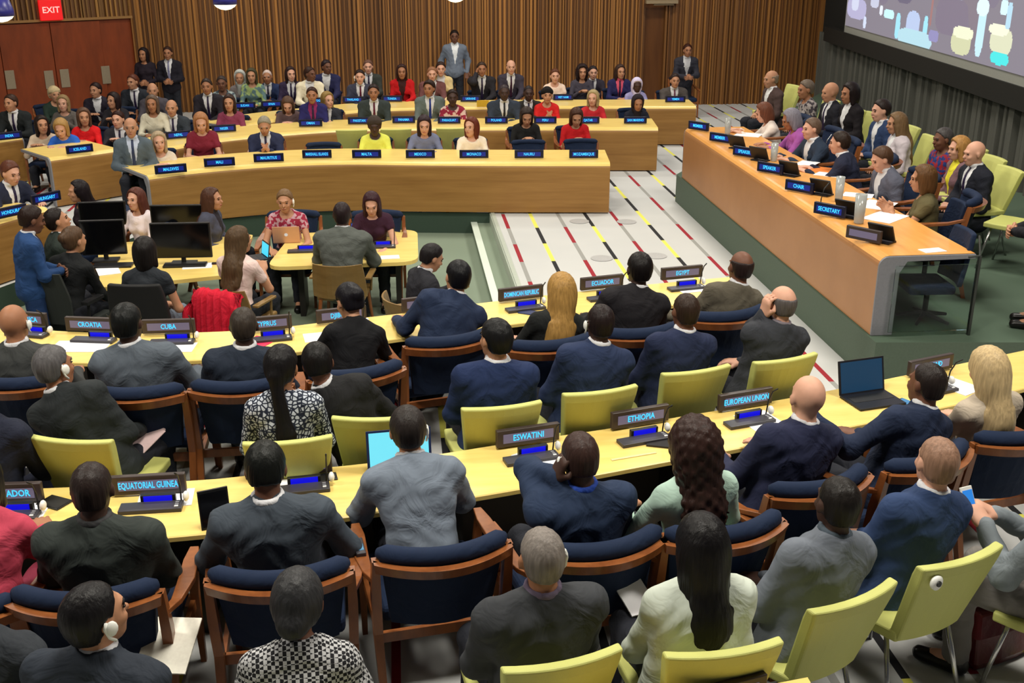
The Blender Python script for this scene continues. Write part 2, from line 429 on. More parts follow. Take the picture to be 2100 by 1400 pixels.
    def hands_into(v, q):
        vs = [v]; fs = [q]; n = len(v)
        for s_ in (-1, 1):
            S, E_, W, hd, cu = arms[s_]; hv, hf = hand(cu, .005 if vox < .015 else .008)
            y = unit(unit(W-E_)*.6+unit(hd)*.9); z = V(0, 0, 1.) if abs(y[2]) < .8 else V(0, -1., 0.)
            if ps[(s_+1)//2] in ('clap', 'clasp', 'ear'): z = V(s_*1., 0, .2)
            z = unit(z-y*(z@y)); x = np.cross(y, z); M = np.stack([x, y, z], 1); hv2 = hv.copy()
            if s_ < 0: hv2[:, 0] *= -1
            hw = hv2@M.T*1.04+W; ff = hf if s_ > 0 else hf[:, ::-1]
            vs.append(hw); fs.append(ff+n); n += len(hw)
        return np.concatenate(vs), np.concatenate(fs)
    # body
    F = Field(lo, hi, vox)
    for p in torso()+legp()+armp(0)+neckp+headp: F.smin(p)
    if not stand or True:
        for L_ in legs: F.smin(cap(L_[2], L_[2]+V(0, .15, -.045), .036, .03, .02))
    r = F.sub(hc-.16*g, hc+.16*g)
    if r is not None:
        sl, X, Y, Z = r; a = F.a[sl]
        for s_ in (-1, 1):
            e = ell(hq(s_*.031, .096, .004), V(.016, .014, .010)*g, .01, RH); d = e[2](X, Y, Z); a = np.maximum(a, -d)
        F.a[sl] = a
    v, q = F.mesh(); R_['body'] = hands_into(v, q)
    def wrinkle(F, A=.0045):
        X, Y, Z = np.meshgrid(*F.ax, indexing='ij')
        F.a += (A*np.sin(X*31+2.3*np.sin(Z*17+1))*np.sin(Z*38+Y*19+2*np.sin(X*21))+A*.6*np.sin(Y*47+X*13+Z*9)).astype(np.float32)
    tv = vox
    # upper garment
    gi = {'suit': .017, 'shirt': .010, 'blouse': .013, 'tee': .009, 'vest': .010, 'drape': .018}[top]
    glo = lo.copy(); glo[2] = hz-.16 if not stand else hz-.2
    F = Field(glo, hi, tv); fr = sleeve
    for p in torso(): F.smin(p, gi)
    for p in armp(0, fr, .05 if top in ('suit', 'drape') else .03): F.smin(p, gi*.75)
    if top in ('suit', 'drape'):
        for s_ in (-1, 1): F.smin(cap(tp(s_*(sw-.06), -.004, .442), tp(s_*(sw+.012), -.002, .434), .062, .056, .025))
        F.smin(ell(tp(0, -.035, .33), (sw*.95, .085, .17), .06, RL)); F.smin(ell(tp(0, -.02, .12), (.155*wide, .10, .17), .06, RL))
        F.smin(ell(tp(0, .0, -.04), (.185*wide, .14, .12), .05, RL))
    if top == 'drape':
        for s_ in (-1, 1): F.smin(cap(tp(s_*.13, -.05, .38), tp(s_*.19, -.09, -.12), .05, .09, .05))
        F.smin(cap(tp(0, -.08, .36), tp(0, -.14, -.15), .10, .14, .05, fy=.6))
    if top in ('suit', 'shirt'):
        F.smin(torus(tp(0, .002, .518), .066 if not f else .056, .016, RL))
    nk = None
    if top in ('blouse', 'tee', 'vest', 'drape'):
        e = ell(tp(0, .03, .52), (.075, .085, .06), .01, RL); r = F.sub(e[0]-.02, e[1]+.02)
        if r is not None: sl, X, Y, Z = r; F.a[sl] = np.maximum(F.a[sl], -e[2](X, Y, Z))
    def tf(X, Y, Z):
        x, y, z = X-hip[0], Y-hip[1], Z-hip[2]
        return RL[0, 0]*x+RL[1, 0]*y+RL[2, 0]*z, RL[0, 1]*x+RL[1, 1]*y+RL[2, 1]*z, RL[0, 2]*x+RL[1, 2]*y+RL[2, 2]*z
    if top == 'suit' and face:
        r = F.sub(hip-.3, hip+V(.3, .6, .75))
        sl, X, Y, Z = r; x, y, z = tf(X, Y, Z); wd = np.maximum(np.abs(x)-(z-.14)*.20, -(y-.03)); wd = np.maximum(wd, z-.56)
        F.a[sl] = np.maximum(F.a[sl], -wd)
    wrinkle(F, .0045 if top in ('suit', 'drape') else .0035)
    R_['top'] = F.mesh()
    if top == 'suit':
        F = Field(tp(0, 0, .1)-.26, tp(0, 0, .5)+.22, tv)
        if face:
            for p in torso(): F.smin(p, .009)
        F.smin(torus(tp(0, .006, .543), .060 if not f else .050, .0135, RL))
        X, Y, Z = np.meshgrid(*F.ax, indexing='ij'); x, y, z = tf(X, Y, Z); F.a = np.maximum(F.a, np.maximum(.12-z, np.abs(x)-.12)).astype(np.float32)
        R_['shirt'] = F.mesh()
        if face and tie:
            F = Field(tp(0, .1, .15)-.2, tp(0, .1, .5)+.16, min(tv, .011))
            for p in torso(): F.smin(p, .017)
            F.smin(ell(tp(0, .062, .485), (.02, .016, .02), .01, RL))
            X, Y, Z = np.meshgrid(*F.ax, indexing='ij'); x, y, z = tf(X, Y, Z)
            F.a = np.maximum(F.a, np.maximum(np.maximum(.13-z, np.abs(x)-.016-(.5-z)*.03), -(y-.03))).astype(np.float32)
            R_['tie'] = F.mesh()
    # lower garment and shoes
    if 1:
        F = Field(V(lo[0], lo[1], 0.0), V(hi[0], hi[1], hz+.22), tv*1.15)
        F.smin(ell(tp(0, 0, .02), (.17*wide, .13, .13), .05, RL), .006)
        for p in legp(ex=.012): F.smin(p, .012)
        if skirt: F.smin(cap(V(0, .1, hz), V(0, .40, hz-.01), .13, .12, .05, fz=.7))
        wrinkle(F, .004)
        X, Y, Z = np.meshgrid(*F.ax, indexing='ij'); F.a = np.maximum(F.a, .085-Z).astype(np.float32)
        R_['legs'] = F.mesh()
        F = Field(V(-.25, lo[1], -.02), V(.25, hi[1]+.1, .16), tv*1.15)
        for L_ in legs:
            F.smin(cap(L_[2]+V(0, -.02, -.035), L_[2]+V(0, .16, -.045), .046, .038, .02)); F.smin(cap(L_[2]+V(0, -.02, -.03), L_[2]+V(0, -.015, .01), .045, .044, .02))
        sv, sq = F.mesh(); mk = sv[sq[:, 0], 0] < 0
        for nm, sel in (('shoe_a', mk), ('shoe_b', ~mk)):
            us, inv = np.unique(sq[sel], return_inverse=True)
            if len(us): R_[nm] = (sv[us], inv.reshape(-1, 4))
    # hair
    if hair != 'none':
        hv = vox*.8 if vox < .015 else vox*.85
        t = {'short': .011, 'lowbun': .012, 'buzz': .004, 'ring': .007, 'long': .018, 'bob': .02, 'bun': .012, 'pony': .013, 'curly': .035, 'afro': .045, 'quiff': .018, 'scarf': .022, 'wrap': .02}[hair]
        H0, H1 = hc-.17*g, hc+.19*g
        if hair in ('long', 'bob', 'pony', 'curly', 'scarf'): H0 = np.minimum(H0, tp(0, -.1, .05)-.2); H1 = np.maximum(H1, tp(0, -.1, .3)+.2)
        F = Field(H0, H1, hv); F.smin(ell(hq(0, -.014, .022), V(.074, .094, .092)*g, .02, RH), t*g)
        if hair in ('long', 'bob', 'scarf', 'curly'): F.smin(ell(hq(0, -.03, -.04), V(.07, .075, .09)*g, .02, RH), t*g)
        elif hair not in ('none',): F.smin(ell(hq(0, -.035, -.03), V(.06, .062, .06)*g, .02, RH), t*.6*g)
        if hair == 'quiff': F.smin(ell(hq(0, .035, .09), V(.05, .04, .03)*g, .02, RH))
        X, Y, Z = np.meshgrid(*F.ax, indexing='ij'); x, y, z = X-hc[0], Y-hc[1], Z-hc[2]
        x, y, z = (RH[0, 0]*x+RH[1, 0]*y+RH[2, 0]*z)/g, (RH[0, 1]*x+RH[1, 1]*y+RH[2, 1]*z)/g, (RH[0, 2]*x+RH[1, 2]*y+RH[2, 2]*z)/g
        if hair in ('short', 'buzz', 'ring', 'lowbun', 'quiff', 'bun', 'pony', 'afro', 'wrap'):
            cut = np.maximum((y-.045)*.8-(z-.055)*.6, -.062-z); cut = np.maximum(cut, np.minimum(y-.012, .012-z)); er = .034-np.sqrt(((np.abs(x)-.088)*1.0)**2+((y-.006)*1.0)**2+((z+.016)*.8)**2); cut = np.maximum(cut, er)
        else: cut = np.minimum((y-.040)*.85-(z-.055)*.5, .067-np.abs(x)) if True else 0
        F.a = np.maximum(F.a, cut*g).astype(np.float32)
        if hair == 'ring':
            F.a = np.maximum(F.a, (z-.05+np.maximum(0, y)*.7)*g).astype(np.float32)
        if hair == 'bun': F.smin(ell(hq(0, -.105, .035), V(.046, .038, .042)*g, .02, RH))
        if hair == 'lowbun': F.smin(ell(hq(0, -.02, .0), V(.084, .092, .09)*g, .02, RH)); F.smin(ell(hq(.0, -.10, -.045), V(.05, .04, .045)*g, .03, RH))
        if hair in ('long', 'curly'):
            wx = .070 if hair == 'long' else .085; k_ = .04; en = tp(0, -.14, .20 if hair == 'long' else .24)
            F.smin(cap(hq(0, -.06, -.02), tp(0, -.115, .40), wx+.01, wx, k_, fy=.7)); F.smin(cap(tp(0, -.115, .40), en, wx, wx*.85, k_, fy=.42))
            for s_ in (-1, 1):
                F.smin(cap(hq(s_*.058, -.02, -.02), tp(s_*.075, -.05, .44), .03, .034, .03)); F.smin(cap(tp(s_*.075, -.06, .44), tp(s_*.07, -.115, .26), .034, .025, .03))
                if face: F.smin(cap(tp(s_*.075, .02, .46), tp(s_*.085, .11, .30), .03, .02, .03)); F.smin(cap(hq(s_*.066, .012, -.03), tp(s_*.075, .02, .46), .024, .03, .03))
        if hair == 'bob':
            for s_ in (-1, 1): F.smin(cap(hq(s_*.06, -.01, .0), hq(s_*.07, .0, -.11), .026, .026, .03))
            F.smin(cap(hq(0, -.06, 0), hq(0, -.07, -.11), .06, .055, .03, fy=.7))
        if hair == 'scarf':
            F.smin(cap(hq(0, -.03, -.08), tp(0, -.03, .44), .075, .10, .04)); F.smin(cap(tp(0, -.09, .44), tp(0, -.12, .26), .09, .07, .04, fy=.5))
            if face: F.smin(cap(hq(0, .03, -.11), tp(0, .07, .40), .055, .07, .03))
        if hair == 'pony':
            F.smin(ell(hq(0, -.10, -.01), V(.034, .03, .034)*g, .015, RH)); F.smin(cap(hq(0, -.11, -.02), tp(0, -.14, .33), .033, .045, .03, fy=.7)); F.smin(cap(tp(0, -.14, .33), tp(0, -.15, .10), .045, .03, .03, fy=.6))
        if hair == 'wrap': F.smin(torus(hq(0, -.014, .055), .075*g, .022, RH))
        X, Y, Z = np.meshgrid(*F.ax, indexing='ij')
        A = .009 if hair in ('curly', 'afro') else .0025; fq = 95 if hair in ('curly', 'afro') else 150
        F.a += (A*np.sin(X*fq)*np.sin(Y*fq*1.07+1)*np.sin(Z*fq*(.9 if hair in ('curly', 'afro') else .15)+2)).astype(np.float32)
        R_['hair'] = F.mesh()
    R_['hc'] = hc; R_['RH'] = RH; R_['g'] = g; R_['neck'] = neck; R_['RL'] = RL; R_['arms'] = arms; R_['hip'] = hip
    FIGS[key] = {k: (mesh_np(k, *v) if isinstance(v, tuple) and k not in ('hc',) else v) for k, v in R_.items()}
    return FIGS[key]
def small_ell(mb, c, r, R, n=10):
    prof = [(math.sin(math.pi*i/6), -math.cos(math.pi*i/6)) for i in range(7)]
    vs = []
    rings = []
    for a, z in prof:
        rings.append([np.array(c)+R@(V(max(a, .02)*math.cos(2*math.pi*j/n), max(a, .02)*math.sin(2*math.pi*j/n), z)*np.array(r)) for j in range(n)])
    mb.loops(rings)
PEOPLE = []
def person(px, py, who, yaw=0., zf=0., Y=None, X=None, s=1.10, top='suit', col=(40, 44, 58), shirt=(206, 206, 210), tie=(40, 30, 60), low=(34, 36, 44),
           hair='short', hcol=BLK, skin='m', ear=None, chair=None, seat_at=None, near=True, face=0, patt=None, stand=0, hz=None, glasses=0, shoe=(22, 20, 20), where='', **kw):
    vox = (.0125 if near else .0165)
    if tie is False: kw['tie'] = False
    if isinstance(tie, bool): tie = (40, 30, 60)
    seat = (.45+.085)/s; hz0 = hz if hz is not None else (seat if not stand else .90)
    kw.setdefault('hs', 1.04 if near else 1.13)
    if Y is not None or X is not None:
        wp = PY(px, py, Y) if Y is not None else PX(px, py, X)
        lr = math.radians(kw.get('lean', 18)); est = (.5*math.cos(lr)+.16)
        hz0 = (wp[2]-zf)/s-est; hz0 = round(min(max(hz0, .30), 1.0) if not stand else min(max(hz0, .7), 1.05), 2)
    if seat_at is not None:      # chair back seen at a pixel: sit on that chair and lean to where the head is
        ck, cx, cy, cyaw = seat_at; ca = math.radians(cyaw); tz_, off = ((.985, .445) if ck == 'navy' else (.985, .415))
        q = P(cx, cy, zf+tz_); cl = q+rotm(0, 0, ca)@V(0, off, 0); yaw = cyaw; chair = None
        hip = cl+rotm(0, 0, ca)@V(0, .05, 0); best = None; hpr = math.radians(kw.get('hpitch', 0)); hs_ = kw['hs']
        for L_ in range(-7, 40):
            lr = math.radians(L_); hzv = hz0+.555*math.cos(lr)+.098*hs_*math.cos(hpr); fy = .555*math.sin(lr)+.022*hs_+.098*hs_*math.sin(hpr)
            w_ = P(px, py, zf+s*hzv); loc_ = rotm(0, 0, -ca)@(w_-hip); e = abs(loc_[1]-s*fy)
            if best is None or e < best[0]: best = (e, L_, loc_[0])
        kw['lean'] = best[1]; kw['side'] = round(max(-26, min(26, math.degrees(math.asin(max(-1, min(1, best[2]/(.65*s))))))))
    fg = figure(hz=hz0, top=top, hair=hair, vox=vox, face=face, stand=stand, **kw)
    hc = fg['hc']; a = math.radians(yaw); Rz = rotm(0, 0, a)
    if Y is None and X is None: wp = P(px, py, zf+s*hc[2])
    loc = wp-Rz@(hc*s); loc[2] = zf
    lab = who+where
    r = thing('person', lab, 'person', loc, a, None, s)
    b = ob('body', fg['body'], cmat(SKIN[skin], .55, spec=.35, var=.08, bscale=25, bump=.05, key='skin'), r)
    gm = cloth(col, *(patt or ()))
    names = {'suit': 'jacket', 'shirt': 'shirt', 'blouse': 'blouse', 'tee': 'shirt', 'vest': 'vest', 'drape': 'cardigan'}
    ob(names[top], fg['top'], gm, r)
    if 'shirt' in fg: ob('shirt', fg['shirt'], cloth(shirt), r)
    if 'tie' in fg: ob('tie', fg['tie'], cloth(tie, rough=.5), r)
    ob('trousers', fg['legs'], cloth(low), r); [ob('shoe', fg[n_], cmat(shoe, .3, key='leather'), r) for n_ in ('shoe_a', 'shoe_b') if n_ in fg]
    if 'hair' in fg: ob('headscarf' if hair in ('scarf', 'wrap') else 'hair', fg['hair'], cloth(hcol) if hair in ('scarf', 'wrap') else hairmat(hcol), r)
    RH, g = fg['RH'], fg['g']
    def hq(x, y, z): return hc+RH@(V(x, y, z)*g)
    if face:
        if ('eyes', id(fg['body'])) not in FIGS:
            e1 = []; e2 = []
            for s_ in (-1, 1):
                m1 = MB(); m2 = MB()
                small_ell(m1, hq(s_*.031, .079, .004), (.0125*g, .0095*g, .0065*g), RH)
                m2.tube([hq(s_*.014, .0885, .021), hq(s_*.03, .088, .026), hq(s_*.047, .076, .020)], .0042*g, 6)
                e1.append(m1.mesh('eye', True)); e2.append(m2.mesh('eyebrow', True))
            m3 = MB(); m3.tube([hq(-.022, .086, -.060), hq(0, .0955, -.058), hq(.022, .086, -.060)], [.003*g, .0065*g, .003*g], 6)
            FIGS[('eyes', id(fg['body']))] = (e1, e2, m3.mesh('lips', True))
        e1, e2, e3 = FIGS[('eyes', id(fg['body']))]
        for q_ in e1: ob('eye', q_, cmat((40, 30, 28), .2, var=0, key='eye'), r)
        if not (hair in ('none', 'scarf')):
            for q_ in e2: ob('eyebrow', q_, hairmat(hcol), r)
        ob('lips', e3, cmat(tuple(int(v*k) for v, k in zip(SKIN[skin], (.82, .6, .6))), .45, var=0, key='lips'), r)
    if glasses:
        m = MB()
        for s_ in (-1, 1): m.tube([hq(s_*.034+.02*math.cos(t), .104, .004+.016*math.sin(t)) for t in np.linspace(0, 6.283, 12)], .0022, 5); m.tube([hq(s_*.053, .102, .008), hq(s_*.083, .0, .008)], .0022, 5)
        m.tube([hq(-.014, .106, .006), hq(.014, .106, .006)], .0022, 5); ob('glasses', m.mesh('glasses'), cmat((20, 20, 22), .3, var=0), r)
    if ear:
        m = MB(); small_ell(m, hq(ear*.088, .0, -.01), (.012, .024, .03), RH); m.tube([hq(ear*.085, -.012, .02), hq(ear*.087, -.022, .0), hq(ear*.088, -.012, -.04), hq(ear*.085, .006, -.062)], .006, 6)
        tag(ob('earpiece', m.mesh('earpiece', True), cmat((238, 238, 232), .35, var=0, key='white_plastic'), r), 'white earpiece')
    PEOPLE.append((r, who, chair, loc, a, s, zf))
    if seat_at is not None:
        hp_ = loc-Rz@V(0, .05, 0); df = hp_-cl; df[2] = 0; dn = np.linalg.norm(df)
        make_chair(ck, cl+df*max(0., 1-.09/(dn+1e-6)), a, zf, who, ds=1.04 if ck == 'navy' else 1.075)
    if chair: make_chair(chair, loc, a, zf, who, ds=1.0 if (near or zf > 0) else .84)
    return r, fg
# ---------------------------------------------------------------- shared finishes
W_TOP = wood((228, 196, 108), (240, 212, 128), .32, (2, 14, 14))
W_FRONT = wood((138, 98, 48), (162, 120, 64), .42, (.9, .9, 16), key='wood_front')
W_EDGE = cmat((196, 154, 84), .4, key='wood_edge')
W_CHAIR = wood((112, 62, 32), (150, 90, 48), .32, (12, 12, 3), key='chair_wood')
NAVY = cloth((22, 36, 62), bump=.15); LIME = cmat((192, 194, 112), .6, bump=.08, bscale=200, var=.04, key='vinyl')
DARK = cmat((24, 24, 26), .45, var=.05, key='dark_plastic'); BROWNP = cmat((62, 52, 50), .4, var=.05, key='plate_housing')
GREYP = cmat((128, 128, 134), .5, key='grey_laminate'); GREEN = cmat((78, 96, 80), .9, bump=.2, bscale=300, key='green_carpet')
GRNWALL = cmat((52, 70, 58), .8, bump=.1, bscale=200, key='green_panel'); CHROME = cmat((190, 190, 190), .25, metal=.9, var=0, key='steel')
WHITEP = cmat((236, 236, 232), .4, var=0, key='white_plastic'); PAPER = cmat((240, 240, 244), .8, var=.02, key='paper')
CONS = cmat((58, 56, 62), .4, var=.05, key='console_body')
T = .72
# ---------------------------------------------------------------- floor with woven stripes
def floor_mat():
    m, nt, b = newmat('striped_carpet'); N = nt.nodes; L = nt.links
    def mt(op, a, c=None, d=None):
        n = N.new('ShaderNodeMath'); n.operation = op
        for i, v in enumerate((a, c, d)):
            if v is None: continue
            if isinstance(v, (int, float)): n.inputs[i].default_value = v
            else: L.new(v, n.inputs[i])
        return n.outputs[0]
    tc = N.new('ShaderNodeTexCoord'); sp = N.new('ShaderNodeSeparateXYZ'); L.new(tc.outputs['Object'], sp.inputs[0])
    u = mt('DIVIDE', mt('SUBTRACT', sp.outputs[0], 1.42), .384); i = mt('ROUND', u)
    on = mt('LESS_THAN', mt('ABSOLUTE', mt('SUBTRACT', u, i)), .066)
    k = mt('FLOOR', mt('DIVIDE', mt('SUBTRACT', sp.outputs[1], 13.45), .805))
    odd = mt('ABSOLUTE', mt('MODULO', mt('ADD', i, 400), 2))
    j = mt('ADD', mt('FLOOR', mt('DIVIDE', mt('ADD', i, 400), 2)), k); par = mt('ABSOLUTE', mt('MODULO', mt('ADD', j, 400), 2))
    def mix(f, a, c):
        n = N.new('ShaderNodeMix'); n.data_type = 'RGBA'; L.new(f, n.inputs[0])
        for q, v in ((6, a), (7, c)):
            if isinstance(v, tuple): n.inputs[q].default_value = (*lin(v), 1)
            else: L.new(v, n.inputs[q])
        return n.outputs[2]
    c1 = mix(par, (150, 150, 146), (150, 24, 40)); c2 = mix(par, (24, 24, 28), (226, 222, 96)); st = mix(odd, c1, c2)
    no = N.new('ShaderNodeTexNoise'); no.inputs['Scale'].default_value = 1.2; L.new(tc.outputs['Object'], no.inputs['Vector'])
    base = mix(no.outputs['Fac'], (186, 188, 188), (202, 202, 200))
    L.new(mix(on, base, st), b.inputs['Base Color']); b.inputs['Roughness'].default_value = .9
    n2 = N.new('ShaderNodeTexNoise'); n2.inputs['Scale'].default_value = 260; L.new(tc.outputs['Object'], n2.inputs['Vector'])
    bp = N.new('ShaderNodeBump'); bp.inputs['Strength'].default_value = .15; bp.inputs['Distance'].default_value = .005
    L.new(n2.outputs['Fac'], bp.inputs['Height']); L.new(bp.outputs['Normal'], b.inputs['Normal'])
    return m
D1 = interp([(-3.28, 14.66), (-2.7, 15.02), (-1.8, 15.33), (-.8, 15.42), (.2, 15.26), (1.5, 15.08), (2.91, 14.93)], step=.2)
AF = interp([(-4.6, 9.7), (-3.9, 9.15), (-3.2, 8.74), (-2.25, 8.50), (-1.6, 8.46), (-1.07, 8.5), (-.57, 8.63), (.16, 8.81), (.76, 9.0), (1.88, 9.28), (3.01, 9.5)])
AN = interp([(-5.0, 9.1), (-4.1, 8.45), (-3.3, 8.08), (-2.5, 7.88), (-1.7, 7.83), (-1.1, 7.88), (-.5, 8.02), (.1, 8.19), (.82, 8.38), (1.95, 8.66), (2.98, 8.90)])
BF = interp([(-4.2, 6.25), (-3.2, 5.97), (-2.34, 5.87), (-1.31, 5.87), (-.9, 5.91), (-.27, 5.99), (.17, 6.07), (.61, 6.18), (1.28, 6.33), (1.8, 6.47), (2.89, 6.78), (4.7, 7.4)])
BN = interp([(-4.3, 5.55), (-3.2, 5.30), (-1.94, 5.21), (-1.2, 5.23), (-.39, 5.34), (.43, 5.52), (1.02, 5.68), (1.52, 5.82), (2.28, 6.03), (2.99, 6.24), (3.8, 6.50), (5.0, 6.95)])
fm = floor_mat()
m = MB()
m.add([(-13, -3, 0), (13, -3, 0), (13, 9.2, 0), (3.0, 9.2, 0), (3.0, 9.2, 0), (1.27, 9.2, 0), (-3, 9.2, 0), (-4.2, 10.0, 0), (-13, 10, 0)], [(0, 1, 2, 3, 5, 6, 7, 8)])
m.add([(1.27, 9.2, 0), (13, 9.2, 0), (13, 27, 0), (1.27, 27, 0)], [(0, 1, 2, 3)])
m.add([(1.27, 15.2, 0)]+[(p[0], p[1]+.06, 0) for p in D1 if p[0] < 1.2][::-1]+[(-4.0, 13.2, 0), (-5.4, 10.4, 0), (-4.3, 10.0, 0), (-13, 10, 0), (-13, 27, 0), (1.27, 27, 0)],
      [tuple(range(0, len([p for p in D1 if p[0] < 1.2])+7))])
tag(m.build('floor', fm), kind='structure')
m = MB(); m.add([(-7, 9.0, -.3), (1.0, 9.0, -.3), (1.0, 16.5, -.3), (-7, 16.5, -.3)], [(0, 1, 2, 3)])
m.box((1.135, 12.2, -.225), (.27, 6.4, .15))
tag(m.build('floor_pit', cmat((128, 142, 124), .95, bump=.3, bscale=260, var=.06, key='grey_green_carpet')), kind='structure')
m = MB(); m.box((1.02, 12.2, -.145), (.09, 6.4, .02)); tag(m.build('trim_1', cmat((214, 226, 214), .4, key='step_nosing'), bevel=.004), kind='structure')
m = MB(); m.box((1.255, 12.2, -.08), (.03, 6.4, .155)); m.box((1.28, 12.2, .006), (.05, 6.4, .012)); tag(m.build('trim_2', cmat((176, 184, 172), .5, key='step_edge')), kind='structure')
# green riser between the pit and the upper floor
pts = [(-3.0, 9.2), (-4.2, 10.0)]; ptsL = [(-5.4, 10.2), (-4.42, 12.34), (-3.95, 13.3), (-3.32, 14.62)]+[(p[0], p[1]+.05) for p in D1 if p[0] < 1.25]+[(1.27, 15.16)]
m = MB()
for pl in (ptsL,):
    m.grid(lambda i, j: (pl[i][0], pl[i][1], (-.32, 0.0)[j]), len(pl), 2)
tag(m.build('trim_3', GRNWALL), kind='structure')
# ---------------------------------------------------------------- walls
YW = 25.2
def battens(name, a, b, z0, z1, pitch=.088, seed=1, c1=(124, 80, 36), c2=(150, 102, 48)):
    rd = random.Random(seed); a = np.array(a, float); b = np.array(b, float); L_ = np.linalg.norm(b-a); d = (b-a)/L_; nrm = np.array([d[1], -d[0]])
    m = MB(); cols = []; t = 0.
    while t < L_:
        wd = rd.choice((.030, .038, .05)); dp = rd.choice((.03, .05, .075)); k = rd.random()
        c = a+d*(t+wd/2)+nrm*dp/2; ang = math.atan2(d[1], d[0])
        m.box((c[0], c[1], (z0+z1)/2), (wd, dp, z1-z0), rz=ang); cols += [k]*6; t += pitch*rd.choice((.6, .8, 1., 1.15))
    p0, p1 = a-nrm*.02, b-nrm*.02
    m.box(((p0[0]+p1[0])/2, (p0[1]+p1[1])/2, (z0+z1)/2), (L_, .04, z1-z0), rz=math.atan2(d[1], d[0])); cols += [-1]*6
    me = m.mesh(name); at = me.attributes.new('tone', 'FLOAT', 'FACE'); at.data.foreach_set('value', cols[:len(me.polygons)])
    mt_, nt, bs = newmat('batten_wood'); N = nt.nodes; Lk = nt.links
    an = N.new('ShaderNodeAttribute'); an.attribute_name = 'tone'
    rp = N.new('ShaderNodeValToRGB'); e = rp.color_ramp.elements
    mr = N.new('ShaderNodeMapRange'); mr.inputs[1].default_value = -1; mr.inputs[2].default_value = 1; Lk.new(an.outputs['Fac'], mr.inputs[0])
    e[0].position = 0; e[0].color = (*lin((106, 68, 33)), 1); e[1].position = .5; e[1].color = (*lin(c1), 1)
    x = e.new(.85); x.color = (*lin(c2), 1); x = e.new(1.); x.color = (*lin(tuple(min(255, int(v*1.2)) for v in c2)), 1)
    Lk.new(mr.outputs[0], rp.inputs[0]); Lk.new(rp.outputs[0], bs.inputs['Base Color']); bs.inputs['Roughness'].default_value = .45
    o = bpy.data.objects.new(name, me); C.objects.link(o); me.materials.append(mt_); tag(o, kind='structure'); return o
WC = (-5.62, YW)                       # left corner of the batten wall
battens('wall_back', WC, (5.60, YW), 0, 6.5, seed=3)
battens('wall_back_right', (6.05, YW+.0), (9.72, YW), 0, 6.5, seed=9, c1=(116, 74, 34), c2=(136, 92, 44))
m = MB(); m.box((5.83, YW+.10, 3.2), (.55, .06, 6.4)); tag(m.build('door_2', wood((88, 52, 24), (104, 64, 30), .4, (8, 8, 1), key='recessed_door')), kind='structure')
hd = PY(1358, 4, YW-.2); m = MB(); m.box((hd[0], YW-.15, hd[2]), (.72, .14, .07)); m.box((hd[0]+.05, YW-.12, hd[2]-.06), (.45, .1, .03)); tag(m.build('trim_4', cmat((150, 132, 104), .6)), kind='structure')
# left wall, battens above a run of flush red-brown doors
dl = np.array([-2.32, -1.40]); dl = dl/np.linalg.norm(dl); Wl0 = np.array(WC); Wl1 = Wl0+dl*6.5
battens('wall_left', tuple(Wl1), tuple(Wl0), 2.03, 6.5, seed=5, c1=(96, 62, 26), c2=(136, 98, 46))
nl = np.array([-dl[1], dl[0]]); nl = nl if nl[1] < 0 else -nl
angl = math.atan2(dl[1], dl[0])
def onl(t, z, off=0.): q = Wl0+dl*t+nl*off; return (q[0], q[1], z)
redw = wood((112, 48, 16), (136, 60, 22), .45, (6, 6, 1.5), key='door_veneer')
m = MB(); m.box(onl(3.25, 1.0, -.03), (6.5, .06, 2.02), rz=angl); tag(m.build('wall_left_lower', redw), kind='structure')
m = MB(); m.box(onl(3.25, 2.04, .03), (6.5, .10, .05), rz=angl); tag(m.build('trim_5', cmat((150, 110, 62), .5)), kind='structure')
nrm3 = (nl[0], nl[1], 0)
tl = []
for px, py in ((216, 153), (132, 160), (100, 163), (20, 163)):
    q = PP(px, py, (*Wl0, 0), nrm3); tl.append((float((q[:2]-Wl0)@dl), q[2]))
edges = [.02, (tl[0][0]+tl[0][0])/2+.42, (tl[1][0]+tl[2][0])/2]
t1 = (tl[1][0]+tl[2][0])/2; bounds = [t1-1.02, t1, t1+1.02, t1+2.04]
k = 3
for i in range(3):
    a, b = bounds[i], bounds[i+1]
    m = MB(); m.box(onl((a+b)/2, 1.0, .02), (b-a-.015, .045, 1.98), rz=angl)
    d = m.build('door_%d' % k, redw, bevel=.004); tag(d, kind='structure'); k += 1
for i, (t, z) in enumerate(tl):
    m = MB(); m.box((0, 0, 0), (.18, .015, .37)); m.box((0, .02, 0), (.03, .03, .2))
    o = m.build('push_plate', cmat((164, 150, 128), .35, metal=.4, key='brushed_plate'), bevel=.003); o.location = onl(t, z, .05); o.rotation_euler = (0, 0, angl+math.pi)
    tag(o, ['pale metal door plate right of the pair, nearest the batten wall corner', 'right plate of the close pair on the red-brown doors', 'left plate of the close pair on the red-brown doors', 'pale metal door plate at the far left edge of the doors'][i], 'door plate', 'metal plates on the red-brown doors')
